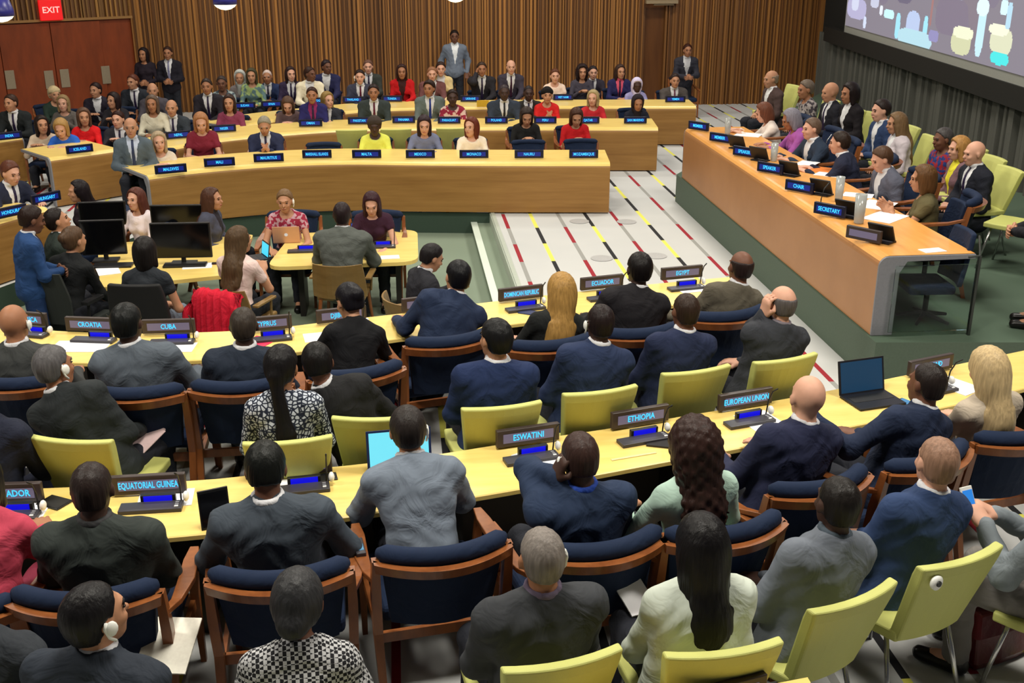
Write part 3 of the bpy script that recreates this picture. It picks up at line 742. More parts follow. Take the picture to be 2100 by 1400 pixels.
# exit sign
q = PP(100, 20, (*Wl0, 0), nrm3); t = float((q[:2]-Wl0)@dl)
ex = thing('exit_sign', 'glowing red exit sign on the wall above the red-brown doors', 'exit sign', onl(t, q[2], .12), angl+math.pi)
ex.rotation_euler = (0, 0, math.atan2(nl[1], nl[0])+math.pi/2)
m = MB(); m.box((0, 0, 0), (.44, .08, .40)); m.build('housing', glow((235, 20, 24), .9), ex, bevel=.008)
def text(body, size, mat, parent=None, name='lettering', sx=1., ext=.001):
    key = ('txt', body, size, sx, ext)
    if key not in MC:
        cu = bpy.data.curves.new('lettering', 'FONT'); cu.body = body; cu.size = size; cu.align_x = 'CENTER'; cu.align_y = 'CENTER'; cu.extrude = ext; cu.resolution_u = 2; cu.offset = size*.012
        o = bpy.data.objects.new('tmp', cu); me = bpy.data.meshes.new_from_object(o); bpy.data.objects.remove(o)
        for v in me.vertices: v.co = (v.co.x*sx, -v.co.z, v.co.y)
        MC[key] = me
    return ob(name, MC[key], mat, parent)
t_ = text('EXIT', .17, glow((255, 190, 180), 1.1), ex); t_.location = (0, -.044, 0)
# right side: black wall with grey folds and the projection screen
VX = 1080
dr = Fw*FPX+Rt*(VX-1050)+Up*835; dr[2] = 0; dr /= np.linalg.norm(dr); W0 = np.array([9.72, YW, 0]); nr = np.array([dr[1], -dr[0], 0])
def onr(t, z, off=0.): q = W0-dr*t-nr*off; return (float(q[0]), float(q[1]), z)
angr = math.atan2(dr[1], dr[0])
m = MB(); m.box(onr(9, 3.2, -.06), (18.4, .08, 6.5), rz=angr); tag(m.build('wall_right', cmat((20, 22, 20), .9, key='black_wall')), kind='structure')
rd = random.Random(4); m = MB(); t = .15
prof = []
while t < 16:
    wd = rd.choice((.06, .09, .14, .2)); dp = rd.choice((.03, .06, .1))
    prof += [(t, .0), (t+.012, dp), (t+wd*.5, dp+.02), (t+wd-.012, dp), (t+wd, 0)]; t += wd+rd.choice((.05, .09, .16))
zt = 1.5
m.grid(lambda i, j: onr(prof[i][0], (0.0, 1.62)[j], prof[i][1]), len(prof), 2)
tag(m.build('curtain', cmat((84, 84, 78), .85, bump=.1, key='grey_curtain'), smooth=False), 'dark grey pleated curtain hanging along the wall under the screen', 'curtain')
def tz(px, py): q = PP(px, py, W0, nr); return float((W0-q)@dr), float(q[2])
t0, z0 = tz(1752, 62); t1, z1 = tz(2100, 150)
m = MB(); m.box(onr(7.6, z0-.19, .12), (13.0, .2, .30), rz=angr); tag(m.build('trim_6', cmat((26, 26, 24), .7)), kind='structure')
Wd, Hh = (t1-t0)+1.6, 5.2
scn = thing('projection_screen', 'large projection screen showing people seated on pale chairs, high on the right', 'screen', onr(t0+Wd/2, z0, .2), 0)
scn.rotation_euler = (0, 0, math.atan2(-dr[1], -dr[0]))
m = MB(); m.box((0, .05, Hh/2), (Wd+.2, .06, Hh+.2)); m.build('frame', cmat((150, 152, 146), .6), scn)
# picture: shapes of seated figures, chair backs and papers, as coloured cells of the lit face
nu, nv = 420, 240
U_, V_ = np.meshgrid((np.arange(nu)+.5)/nu*Wd, (np.arange(nv)+.5)/nv*Hh, indexing='ij')
img = np.zeros((nu, nv, 3)); img[:] = lin((122, 116, 128))
def blob(cx, cy, rx, ry, c, p=2.4):
    mk = (np.abs((U_-cx)/rx)**p+np.abs((V_-cy)/ry)**p) < 1; img[mk] = lin(c)
def pb(x0, y0, x1, y1, c, p=3.):
    a_, b_ = tz(x0, y1), tz(x1, y0); blob((a_[0]+b_[0])/2-t0, (a_[1]+b_[1])/2-z0-.1, abs(b_[0]-a_[0])/2, max(.03, abs(b_[1]-a_[1])/2), c, p)
for a in range(60):
    rr = random.Random(a); blob(rr.random()*Wd, .3+rr.random()*4.6, .15+rr.random()*.5, .15+rr.random()*.5, rr.choice([(116, 108, 126), (136, 128, 140), (108, 102, 116), (140, 138, 152), (120, 110, 122)]))
for q in ((1756, 0, 1800, 34, (168, 164, 196)), (1766, -10, 1784, 20, (196, 200, 222)), (1790, 34, 1799, 58, (196, 206, 226)), (1806, -4, 1826, 14, (186, 190, 210)), (1825, 12, 1834, 30, (214, 220, 230)), (1934, -10, 1938, 56, (150, 108, 108)),
    (1940, 0, 2018, 66, (116, 106, 124)), (1834, 22, 1858, 36, (186, 232, 242)), (1856, 28, 1872, 78, (150, 212, 228)), (1878, 26, 1914, 80, (172, 188, 220)), (1914, 34, 1930, 88, (150, 214, 232)), (1862, 70, 1938, 88, (168, 206, 218)), (1928, 64, 1952, 84, (134, 130, 176)),
    (1974, 66, 2022, 106, (196, 198, 160)), (1980, 60, 2026, 74, (224, 226, 196)), (2024, 10, 2056, 114, (184, 220, 236)), (2030, 0, 2060, 30, (210, 236, 246)), (2056, 62, 2110, 106, (206, 208, 178)), (2056, 54, 2100, 68, (228, 230, 204)), (2090, 6, 2110, 60, (170, 206, 224)), (2058, 112, 2100, 128, (60, 214, 214)),
    (2080, 0, 2100, 30, (200, 230, 240)), (1960, -30, 2010, -4, (170, 190, 200)), (1860, -40, 1900, 4, (96, 90, 112))): pb(*q)
me = bpy.data.meshes.new('picture'); vs = [(i/nu*Wd-Wd/2, 0, j/nv*Hh) for i in range(nu+1) for j in range(nv+1)]
fs = [(i*(nv+1)+j, (i+1)*(nv+1)+j, (i+1)*(nv+1)+j+1, i*(nv+1)+j+1) for i in range(nu) for j in range(nv)]
me.from_pydata(vs, [], fs); at = me.attributes.new('picture', 'FLOAT_COLOR', 'FACE'); at.data.foreach_set('color', np.concatenate([img.reshape(-1, 3), np.ones((nu*nv, 1))], 1).ravel())
mt_, nt, bs = newmat('projected_picture'); an = nt.nodes.new('ShaderNodeAttribute'); an.attribute_name = 'picture'; nt.links.new(an.outputs['Color'], bs.inputs['Emission Color']); bs.inputs['Emission Strength'].default_value = 1.25; bs.inputs['Base Color'].default_value = (.05, .05, .05, 1)
me.materials.append(mt_); o = bpy.data.objects.new('picture', me); C.objects.link(o); o.parent = scn; o.location = (0, -.0, .1)
# ceiling (out of frame)
m = MB(); m.add([(-14, -3, 7.2), (14, -3, 7.2), (14, 27, 7.2), (-14, 27, 7.2)], [(0, 1, 2, 3)]); tag(m.build('ceiling', cmat((150, 140, 120), .9)), kind='structure')
# ---------------------------------------------------------------- curved delegate desks (far side)
def desk(name, label, front, depth, z0=0., zt=T, ends=(1, 1), inward=None, shell=.06, group=None, top=None, frontm=None, mid=(0, 20), gap=.02):
    """front: polyline of the panel side; the top runs back by depth to the left of the travel direction"""
    p = [np.array(q, float) for q in front]; n = len(p); nor = []
    for i in range(n):
        t = p[min(i+1, n-1)]-p[max(i-1, 0)]; t /= np.linalg.norm(t); nor.append(np.array([-t[1], t[0]]))
    r = thing(name, label, 'desk', (*mid, 0) if mid != (0, 20) else (float(p[n//2][0]), float(p[n//2][1]), 0), 0, group)
    O = np.array(r.location)
    def ring(pts2):  # (offset back, z)
        return lambda i, j: (p[i][0]+nor[i][0]*pts2[j][0]-O[0], p[i][1]+nor[i][1]*pts2[j][0]-O[1], pts2[j][1])
    R0 = .09
    tp_ = [(depth, zt-.035), (depth, zt), (R0, zt)]+[(R0-R0*math.sin(a), zt-R0+R0*math.cos(a)) for a in (.35, .7, 1.05)]
    bt_ = [(R0-R0*math.sin(a), zt-R0+R0*math.cos(a)) for a in (1.05, 1.3, 1.57)]+[(0, z0+gap), (shell, z0+gap)]
    m = MB(); m.grid(ring(tp_), n, len(tp_)); m.build('top', top or W_TOP, r, smooth=False)
    m = MB(); m.grid(ring(bt_), n, len(bt_)); m.build('front_panel', frontm or W_FRONT, r, smooth=False)
    m = MB(); inn = [(shell, z0+gap), (shell, zt-R0-.02), (R0+.02, zt-.05), (depth, zt-.036)]; m.grid(ring(inn), n, 4); m.build('inner_lining', GREYP, r)
    prof = [(depth, zt-.04), (depth, zt-.004), (R0, zt-.004)]+[(R0-R0*math.sin(a), zt-R0+R0*math.cos(a)-.002) for a in (.35, .7, 1.05, 1.3, 1.57)]+[(0, z0+gap), (shell, z0+gap), (shell, zt-R0-.06), (shell+.06, zt-.05)]
    for e_, i, sg in ((ends[0], 0, -1), (ends[1], n-1, 1)):
        if not e_: continue
        t = np.array([nor[i][1], -nor[i][0]])*sg; m = MB()
        a_ = [(p[i][0]+nor[i][0]*o_-O[0], p[i][1]+nor[i][1]*o_-O[1], z_) for o_, z_ in prof]; b_ = [(x+t[0]*.02, y+t[1]*.02, z) for x, y, z in a_]
        m.loops([a_, b_]); m.build('end_edge', GREYP, r)
    return r
desk('curved_desk', 'long curved wooden desk facing the open floor, innermost of the far desks', D1, 1.0, 0., T, (1, 0), shell=.08)
D2 = interp([(-3.45, 16.70), (-2.77, 17.38), (-1.8, 17.88), (-.61, 18.18), (1.5, 18.05), (4.24, 17.75)], step=.2)
desk('curved_desk', 'long curved wooden desk behind the innermost far desk', D2, 1.0, 0., T, (1, 0), shell=.08)
D3 = interp([(-2.7, 18.6), (-2.0, 19.35), (-1.2, 19.85), (-.3, 20.3), (2., 20.35), (5.49, 20.05)], step=.25)
desk('curved_desk', 'rearmost long wooden desk in front of the batten wall', D3, .9, 0., T, (1, 0), shell=.08)
desk('curved_desk', 'short wooden desk with grey end, left of the innermost desk', interp([(-4.93, 16.1), (-4.5, 16.45), (-4.14, 16.76)]), 1.0, 0., T, (1, 0), shell=.08)
desk('curved_desk', 'wooden desk at the far left edge beside the red-brown doors', interp([(-7.2, 16.7), (-6.5, 17.25), (-5.89, 18.0)]), .9, 0., T, (0, 1), shell=.08)
desk('curved_desk', 'curved wooden desk at the left edge beside the lower area', interp([(-5.6, 9.9), (-5.1, 11.1), (-4.5, 12.32), (-4.08, 13.0)], step=.15), .85, 0., T, (0, 1), shell=.08)
# ---------------------------------------------------------------- presidium desk on its platform
m = MB()
pf = [(4.03, 8.5), (9.0, 8.0), (9.4, 24.0), (4.03, 15.6)]
m.add([(x, y, .4) for x, y in pf]+[(x, y, 0) for x, y in pf], [(0, 1, 2, 3)])
tag(m.build('floor_platform', GREEN), kind='structure')
m = MB()
for a, b in ((3, 0), (0, 1)): m.add([(*pf[a], 0), (*pf[b], 0), (*pf[b], .4), (*pf[a], .4)], [(0, 1, 2, 3)])
m.add([(*pf[2], 0), (*pf[3], 0), (*pf[3], .4), (*pf[2], .4)], [(0, 1, 2, 3)])
tag(m.build('trim_7', cmat((84, 98, 84), .8, key='platform_riser')), kind='structure')
DZ = .4
dd = desk('podium_desk', 'long raised wooden podium desk with rounded front, on the green platform', interp([(4.05, 15.36), (4.05, 12), (4.05, 8.68)], step=.4), .86, DZ, DZ+T, (1, 1), shell=.19,
          top=wood((216, 150, 76), (230, 168, 92), .3, (14, 2, 14), key='podium_top'), frontm=wood((160, 110, 66), (178, 126, 80), .4, (16, .9, .9), key='podium_front'), gap=.005)
for ch in dd.children: pass
# ---------------------------------------------------------------- straight rows of delegate tables (near side)
def row_table(label, far, near, zt=T, legs=()):
    r = thing('conference_table', label, 'table', (0, float((far[len(far)//2][1]+near[len(near)//2][1])/2), 0)); O = np.array(r.location)
    n = min(len(far), len(near)); fa = [far[int(i*(len(far)-1)/(n-1))] for i in range(n)]; ne = [near[int(i*(len(near)-1)/(n-1))] for i in range(n)]
    def g(i, j):
        a, b = ne[i], fa[i]; k = [(0, zt-.03), (0, zt-.006), (.012, zt), (.988, zt), (1, zt-.006), (1, zt-.03)][j]
        q = a+(b-a)*k[0]; return (q[0]-O[0], q[1]-O[1], k[1])
    m = MB(); m.grid(g, n, 6)
    m.grid(lambda i, j: (*( (ne[i]+(fa[i]-ne[i])*j)-O[:2]), zt-.031), n, 2)
    for i in (0, n-1): m.add([g(i, j) for j in range(6)], [(0, 1, 2, 3, 4, 5)])
    m.build('tabletop', W_TOP, r)
    m = MB(); m.grid(lambda i, j: (*((ne[i]+(fa[i]-ne[i])*.93)-O[:2]), (.03, zt-.032)[j]), n, 2)
    m.build('modesty_panel', cmat((46, 38, 32), .6, key='dark_panel'), r)
    for k in np.linspace(.04, .96, 7):
        i = int(k*(n-1)); a = ne[i]+(fa[i]-ne[i])*.25; b = ne[i]+(fa[i]-ne[i])*.88; an = math.atan2(*(b-a)[::-1])
        m = MB(); m.box((*(((a+b)/2)-O[:2]), (zt-.03)/2), (float(np.linalg.norm(b-a)), .035, zt-.03), rz=an); m.build('leg', cmat((30, 26, 24), .5, key='leg_panel'), r)
    return r
row_table('long wooden table of the farther delegate row, between the open floor and the lower area', AF, AN)
row_table('long curved wooden table of the nearer delegate row, crossing the whole picture', BF, BN)
q0 = P(1655, 1386, T); q1 = P(1380, 1410, T)
CF = [np.array(v) for v in ((q1[0]-.5, q1[1]-.12), (q1[0], q1[1]), (q0[0]-.2, q0[1]-.035), (q0[0], q0[1]))]
row_table('corner of a wooden table just entering at the bottom edge', CF, [p-np.array([0, .6]) for p in CF])
# ---------------------------------------------------------------- chairs
CH = {}
def chair_proto(kind):
    """first chair of a kind, built at the origin; hip of the sitter over the origin, facing +Y"""
    cat = 'chair'
    if kind == 'navy':
        r = thing('armchair', '', cat)
        m = MB(); m.box((0, .13, .415), (.50, .50, .09)); m.build('seat', NAVY, r, bevel=.03)
        def bx(u, z): x = u*.27*(1-(.84-z)*.45); return x, -.30+x*x*1.3-(z-.5)*.28, z
        m = MB(); rings = []
        for iz in range(8):
            z = .46+.36*iz/7; ring = []
            for iu in range(9): x, y, zz = bx(-1+iu/4, z); ring.append((x, y+.03, zz))
            for iu in range(8, -1, -1): x, y, zz = bx(-1+iu/4, z); ring.append((x, y-.02, zz))
            rings.append(ring)
        m.loops(rings); b = m.build('backrest', NAVY, r, smooth=False)
        m = MB(); m.tube([(lambda q: (q[0], q[1]+.01, q[2]))(bx(-1.03+i*2.06/16, .845)) for i in range(17)], [.02]+[.043]*15+[.02], 10); m.build('top_roll', NAVY, b, smooth=True)
        m = MB()
        def rail(z, o, i): x, y, zz = bx(-1.12+i*2.24/20, z); return (x, y+o, z)
        m.loops([[rail(.775, -.075, i), rail(.825, -.08, i), rail(.825, -.04, i), rail(.775, -.035, i)] for i in range(21)]); m.build('back_rail', W_CHAIR, r)
        for s_ in (-1, 1):
            m = MB(); m.loops([[(s_*x+dx, y+dy, z) for dx, dy in ((-w, -w*1.3), (w, -w*1.3), (w, w*1.3), (-w, w*1.3))] for x, y, z, w in ((.29, -.31, .825, .016), (.29, -.27, .62, .021), (.285, -.24, .42, .02), (.28, -.36, 0, .014))]); m.build('leg', W_CHAIR, r)
            m = MB(); m.loops([[(s_*x+dx, y+dy, z) for dx, dy in ((-w, -w), (w, -w), (w, w), (-w, w))] for x, y, z, w in ((.30, .30, .62, .018), (.285, .31, .42, .02), (.28, .36, 0, .013))]); m.build('leg', W_CHAIR, r)
            m = MB(); m.loops([[(s_*x-w, y, z-.012), (s_*x+w, y, z-.012), (s_*x+w, y, z+.014), (s_*x-w, y, z+.014)] for x, y, z, w in ((.295, -.29, .71, .014), (.31, -.15, .67, .022), (.315, .05, .645, .036), (.305, .22, .635, .034), (.30, .34, .63, .02))]); m.build('armrest', W_CHAIR, r, bevel=.004)
        m = MB(); m.box((0, .33, .36), (.54, .022, .05)); m.box((0, -.2, .36), (.54, .022, .05)); m.box((.275, .06, .36), (.022, .54, .05)); m.box((-.275, .06, .36), (.022, .54, .05)); m.build('seat_frame', W_CHAIR, r)
    elif kind == 'lime':
        r = thing('stacking_chair', '', cat)
        def bx(u, z): hw = .172+(z-.42)*.115; x = u*hw; return x, -.225+x*x*.75-(z-.45)*.34, z
        m = MB(); rings = []
        for iz in range(9):
            z = .42+.43*iz/8; th = .030 if iz < 8 else .024; ring = []
            for iu in range(9): x, y, zz = bx(-1+iu/4, z); ring.append((x, y+th, zz))
            for iu in range(8, -1, -1): x, y, zz = bx(-1+iu/4, z); ring.append((x, y-th, zz))
            rings.append(ring)
        m.loops(rings); m.build('backrest', LIME, r, bevel=.012)
        m = MB(); m.loops([[(-.21*w, y, .415), (.21*w, y, .415), (.21*w, y, .465), (-.21*w, y, .465)] for y, w in ((-.22, .85), (-.1, 1), (.15, 1.06), (.27, 1.0))]); m.build('seat', LIME, r, bevel=.012)
        for sx in (-1, 1):
            for y0, y1 in ((.2, .28), (-.16, -.28)):
                m = MB(); m.tube([(sx*.17, y0, .415), (sx*.21, y1, 0)], .011, 8); m.build('leg', CHROME, r, smooth=True)
    elif kind == 'office':
        r = thing('office_chair', '', cat); bk = cmat((38, 42, 40), .7, bump=.2, bscale=300, key='mesh_fabric')
        m = MB(); m.box((0, .1, .43), (.5, .5, .08)); m.build('seat', bk, r, bevel=.03)
        rings = []
        for iz in range(8):
            z = .5+.50*iz/7; hw = .24*(1-.12*abs(iz-3.5)/3.5); rings.append([(u*hw, -.24+(u*hw)**2*1.1-(z-.5)*.2+.012, z) for u in np.linspace(-1, 1, 9)]+[(u*hw, -.24+(u*hw)**2*1.1-(z-.5)*.2-.012, z) for u in np.linspace(1, -1, 9)])
        m = MB(); m.loops(rings); m.build('backrest', bk, r)
        for s_ in (-1, 1): m = MB(); m.tube([(s_*.27, -.05, .45), (s_*.29, -.05, .66)], .015, 6); m.box((s_*.29, .02, .67), (.07, .26, .03)); m.build('armrest', DARK, r)
        m = MB(); m.tube([(0, .05, .4), (0, .05, .09)], .03, 8); m.build('pedestal', DARK, r)
        for i in range(5): a = 1.257*i; m = MB(); m.tube([(0, .05, .1), (.29*math.cos(a), .05+.29*math.sin(a), .06)], [.03, .018], 6); small_ell(m, (.29*math.cos(a), .05+.29*math.sin(a), .03), (.03, .02, .03), np.eye(3)); m.build('leg', DARK, r)
    elif kind == 'wood':
        r = thing('wooden_chair', '', cat); pw = wood((120, 92, 50), (142, 112, 66), .35, (3, 3, 12), key='plywood')
        rings = []
        for iz in range(7):
            z = .46+.36*iz/6; hw = .27*(1-.10*(iz/6)**2); rings.append([(u*hw, -.25+(u*hw)**2*1.6-(z-.5)*.2+.01, z) for u in np.linspace(-1, 1, 11)]+[(u*hw, -.25+(u*hw)**2*1.6-(z-.5)*.2-.01, z) for u in np.linspace(1, -1, 11)])
        m = MB(); m.loops(rings); m.build('backrest', pw, r, bevel=.004)
        m = MB(); m.box((0, .1, .43), (.48, .48, .05)); m.build('seat', pw, r, bevel=.02)
        for sx in (-1, 1):
            for y0, y1 in ((.28, .32), (-.14, -.22)): m = MB(); m.tube([(sx*.2, y0, .42), (sx*.24, y1, 0)], [.02, .014], 8); m.build('leg', W_CHAIR, r)
            m = MB(); m.box((sx*.28, .05, .64), (.06, .34, .025)); m.tube([(sx*.27, .18, .63), (sx*.25, .2, .42)], .014, 6); m.build('armrest', pw, r, bevel=.01)
    elif kind in ('swivel', 'swivel_navy'):
        r = thing('swivel_chair', '', cat); bk = NAVY if kind == 'swivel_navy' else cmat((14, 14, 16), .7, bump=.2, bscale=200, key='black_fabric')
        m = MB(); m.box((0, .1, .42), (.52, .5, .1)); m.build('seat', bk, r, bevel=.04)
        rings = []
        for iz in range(8):
            z = .46+.56*iz/7; hw = .27*(1-.16*(iz/7)**3); rings.append([(u*hw, -.22+(u*hw)**2*.7-(z-.5)*.16+.03, z) for u in np.linspace(-1, 1, 9)]+[(u*hw, -.22+(u*hw)**2*.7-(z-.5)*.16-.03, z) for u in np.linspace(1, -1, 9)])
        m = MB(); m.loops(rings); m.build('backrest', bk, r, bevel=.02)
        m = MB(); m.tube([(0, .05, .4), (0, .05, .09)], .03, 8); m.build('pedestal', DARK, r)
        for i in range(5): a = 1.257*i; m = MB(); m.tube([(0, .05, .1), (.29*math.cos(a), .05+.29*math.sin(a), .05)], [.03, .018], 6); m.build('leg', DARK, r)
    return r
CDESC = {'navy': ('navy padded wooden armchair', 'navy wooden armchairs'), 'lime': ('pale lime stacking chair', 'pale lime stacking chairs'), 'office': ('grey mesh office chair', None), 'wood': ('curved plywood chair', None), 'swivel': ('black high-backed office chair', None), 'swivel_navy': ('navy office chair', None)}
def make_chair(kind, loc, a, zf, who, label=None, ds=1.0):
    if kind not in CH: CH[kind] = chair_proto(kind); r = CH[kind]
    else: r = copy_tree(CH[kind])
    r.location = (float(loc[0]), float(loc[1]), zf); r.rotation_euler = (0, 0, a); s = 1.08*ds if kind in ('navy', 'lime') else 1.04*ds
    r.scale = (s, s, s)
    r['label'] = label or (CDESC[kind][0]+' of the '+' '.join(who.split()[:16-len(CDESC[kind][0].split())-2])); r['category'] = 'chair'
    if CDESC[kind][1]: r['group'] = CDESC[kind][1]
    return r
# ---------------------------------------------------------------- nameplates and consoles
def nameplate(px, py, txt, yaw, z=T, kind='near', label=None, w=.41, X=None, Y=None):
    q = P(px, py, z+.07) if X is None and Y is None else (PX(px, py, X) if X is not None else PY(px, py, Y))
    r = thing('nameplate', label or ('lit desk nameplate reading '+txt.title()), 'nameplate', (q[0], q[1], z), math.radians(yaw), 'lit desk nameplates')
    h = .115; tilt = math.radians(12)
    m = MB(); m.box((0, 0, h/2+.012), (w, .036, h)); m.build('housing', BROWNP if kind == 'near' else cmat((14, 20, 46), .35, var=0, key='plate_blue'), r, bevel=.006)
    m = MB(); m.box((0, -.0185, h/2+.012), (w*.80, .003, .060)); m.build('display', glow((132, 122, 150), .42) if kind == 'near' else glow((10, 40, 150), .5), r)
    sx = .8; size = .056
    lw = len(txt)*size*.56*sx
    if lw > w*.76: sx *= w*.76/lw
    t = text(txt, size, glow((60, 200, 255), 1.25) if kind != 'podium' else glow((130, 180, 250), .9), r, sx=round(sx, 3)); t.location = (0, -.0215, h/2+.012)
    return r
def console(px, py, yaw, who, z=T, ear=1):
    q = P(px, py, z+.02); r = thing('microphone_console', 'dark delegate microphone unit with blue screen beside the '+who, 'microphone unit', (q[0], q[1], z), math.radians(yaw), 'delegate microphone units')
    m = MB(); m.box((0, -.02, .012), (.34, .10, .024)); m.build('base', CONS, r, bevel=.004)
    m = MB(); m.box((.03, .045, .032), (.19, .03, .056)); m.build('screen_housing', DARK, r, bevel=.004)
    m = MB(); m.box((.03, .0285, .034), (.155, .003, .044)); m.build('screen', glow((8, 8, 235), .75), r)
    for i in range(3): m = MB(); m.box((.14, -.045+i*.022, .026), (.02, .014, .006)); m.build('button', WHITEP if i == 0 else GREYP, r)
    m = MB(); m.tube([(.155, .03, .02), (.16, .02, .12), (.16, -.02, .2), (.158, -.07, .24)], .005, 6); m.build('gooseneck', DARK, r, smooth=True)
    if ear:
        e = MB(); small_ell(e, (.185, .02, .05), (.018, .03, .03), np.eye(3)); o = e.build('earphone', WHITEP, r, smooth=True)
    return r
def paper(px, py, yaw, label, z=T, w=.21, h=.297, mat=None, cat='paper', name='paper', n=1):
    q = P(px, py, z+.003); m = MB()
    m.box((0, 0, .002*n), (w, h, .004*n)); o = m.build(name, mat or PAPER); o.location = (q[0], q[1], z+.0005); o.rotation_euler = (0, 0, math.radians(yaw)); return tag(o, label, cat)
def laptop(px, py, yaw, label, z=T, scr=None, body=(60, 62, 70), w=.34, back=False, openang=20, lit=.8, X=None):
    q = P(px, py, z+.01); r = thing('laptop', label, 'laptop', (q[0], q[1], z), math.radians(yaw))
    bm = cmat(body, .35, metal=.3, var=.02, key='laptop_shell')
    m = MB(); m.box((0, 0, .009), (w, w*.68, .016)); b = m.build('base', bm, r, bevel=.003)
    m = MB(); m.box((0, .03, .0175), (w*.86, w*.28, .002)); m.build('keyboard', DARK, b)
    a = math.radians(openang); hh = w*.66
    R = rotm(-a, 0, 0) if False else rotm(-a, 0, 0)
    def lp(x, y, z_): v = R@V(x, y, z_); return (v[0], v[1]+w*.34, v[2]+.014)
    m = MB(); m.add([lp(x, y, z_) for x, y, z_ in ((-w/2, 0, 0), (w/2, 0, 0), (w/2, .008, 0), (-w/2, .008, 0), (-w/2, 0, hh), (w/2, 0, hh), (w/2, .008, hh), (-w/2, .008, hh))], [(3, 2, 1, 0), (4, 5, 6, 7), (0, 1, 5, 4), (1, 2, 6, 5), (2, 3, 7, 6), (3, 0, 4, 7)])
    m.build('lid', bm, r)
    m = MB(); m.add([lp(x, -.001, z_) for x, z_ in ((-w*.46, .012), (w*.46, .012), (w*.46, hh-.012), (-w*.46, hh-.012))], [(0, 1, 2, 3)]); m.build('screen', glow(scr, lit) if scr else DARK, r)
    if back: m = MB(); m.tube([lp(0, .009, hh*.5), lp(0, .0105, hh*.5)], .02, 10); m.build('logo', glow((240, 240, 240), .5), r)
    return r
def phone(px, py, yaw, label, z=T, col=(20, 22, 26), scr=None, w=.075, h=.15, cat='phone', zz=None):
    q = P(px, py, z+.005); r = thing('phone', label, cat, (q[0], q[1], z), math.radians(yaw))
    m = MB(); m.box((0, 0, .005), (w, h, .009)); m.build('case', cmat(col, .3, var=0), r, bevel=.003)
    m = MB(); m.box((0, 0, .0100), (w*.9, h*.88, .001)); m.build('screen', glow(scr, .8) if scr else DARK, r); return r
# ================================================================ people
NV = (38, 48, 76); DN = (30, 34, 50); CH_ = (54, 58, 62); GR = (104, 112, 124); BK = (22, 22, 25)
BRN = (70, 46, 32); BLD = (188, 150, 96); GRH = (120, 116, 112)
p = person
# ---- bottom row of assistants
p(197, 1262, 'young black-haired man in dark suit wearing a white earpiece, bottom left corner', yaw=-8, hyaw=-38, hpitch=-6, side=4, lean=10, col=(44, 50, 60), skin='m', hair='short', ear=1, face=1, pose='lap', tie=False, chair='lime', s=1.13)
p(612, 1232, 'woman with dark grey hair in black and white dotted top, bottom row', yaw=4, lean=12, sex='f', top='blouse', col=(30, 30, 34), patt=((186, 186, 188), 'dots', 75), hair='lowbun', hcol=(50, 50, 52), skin='b', pose='lap', hyaw=-12, sleeve=.3, chair='lime', s=1.12, hpitch=8)
p(1110, 1142, 'grey-cropped man with white earpiece and dark grey suit over purple collar, bottom row', yaw=14, lean=14, col=(58, 60, 64), shirt=(104, 92, 112), hair='buzz', hcol=(128, 120, 114), skin='t', ear=1, pose='lap', s=1.13, wide=1.08, seat_at=('lime', 1150, 1340, 12))
p(1437, 1118, 'woman with long straight black hair and pale sage cardigan, bottom row', yaw=10, lean=10, sex='f', top='drape', col=(196, 204, 192), hair='long', hcol=(20, 18, 20), skin='t', pose='lap', s=1.14, hpitch=6, seat_at=('lime', 1458, 1282, 6))
p(1716, 1032, 'dark-skinned man in mid grey suit with white earpiece, bottom row', yaw=14, lean=12, col=(104, 110, 120), shirt=(70, 80, 90), hair='buzz', hcol=(30, 26, 24), skin='d', ear=1, pose='lap', hyaw=-14, s=1.12, wide=1.05, seat_at=('lime', 1732, 1212, 24))
p(1920, 948, 'man with close-shaved head in blue suit and white collar, lower right', yaw=16, hyaw=-16, lean=12, col=(44, 62, 98), hair='buzz', hcol=(150, 116, 96), skin='p', pose='lap', s=1.13, wide=1.04, seat_at=('lime', 1984, 1146, 20))
_ph = p(2172, 962, 'person at the right edge holding up a phone, face outside the picture', yaw=44, lean=12, col=(120, 128, 134), hair='short', skin='p', pose=('phone', 'phone'), low=(120, 116, 112), s=1.12, chair='lime')
p(-62, 1215, 'person in dark suit and grey trousers cut off at the bottom left edge', yaw=-6, lean=8, col=(50, 54, 60), low=(112, 122, 122), pose='lap', skin='t', s=1.12)
# ---- nearer delegate row
p(-42, 985, 'woman in rose pink jacket at the left edge of the nearer table', yaw=0, lean=20, sex='f', col=(196, 70, 92), hair='bob', hcol=BLK, skin='t', pose='table', s=1.12, chair='navy', low=(120, 40, 60))
p(190, 1003, 'shaven-headed dark-skinned man in greenish black suit at the nearer table', yaw=0, lean=22, col=(50, 56, 54), shirt=(60, 60, 62), hair='buzz', hcol=(44, 34, 32), skin='d', pose=('table', 'fold'), s=1.13, wide=1.1, hpitch=6, seat_at=('navy', 160, 1222, 0))
p(545, 962, 'man with round black hair and slate suit reading at the nearer table', yaw=2, lean=24, col=(66, 74, 84), hair='short', hcol=(20, 22, 20), skin='b', pose=('wide', 'wide'), s=1.14, wide=1.08, hpitch=22, seat_at=('navy', 570, 1178, 3))
p(836, 882, 'man in light grey suit and white collar facing a lit laptop, centre of nearer table', yaw=4, lean=15, col=(112, 122, 136), hair='short', hcol=(44, 38, 36), skin='m', ear=1, pose=('table', 'table'), s=1.12, wide=1.0, hpitch=8, seat_at=('navy', 925, 1148, 9))
p(1188, 938, 'bald dark-skinned man in navy suit pressing a hand to his ear', yaw=8, lean=24, side=-4, col=(36, 50, 76), shirt=(40, 70, 160), hair='buzz', hcol=(60, 42, 38), skin='d', pose=('ear', 'fold'), ear=-1, s=1.13, wide=1.06, hpitch=8, seat_at=('navy', 1222, 1082, 12))
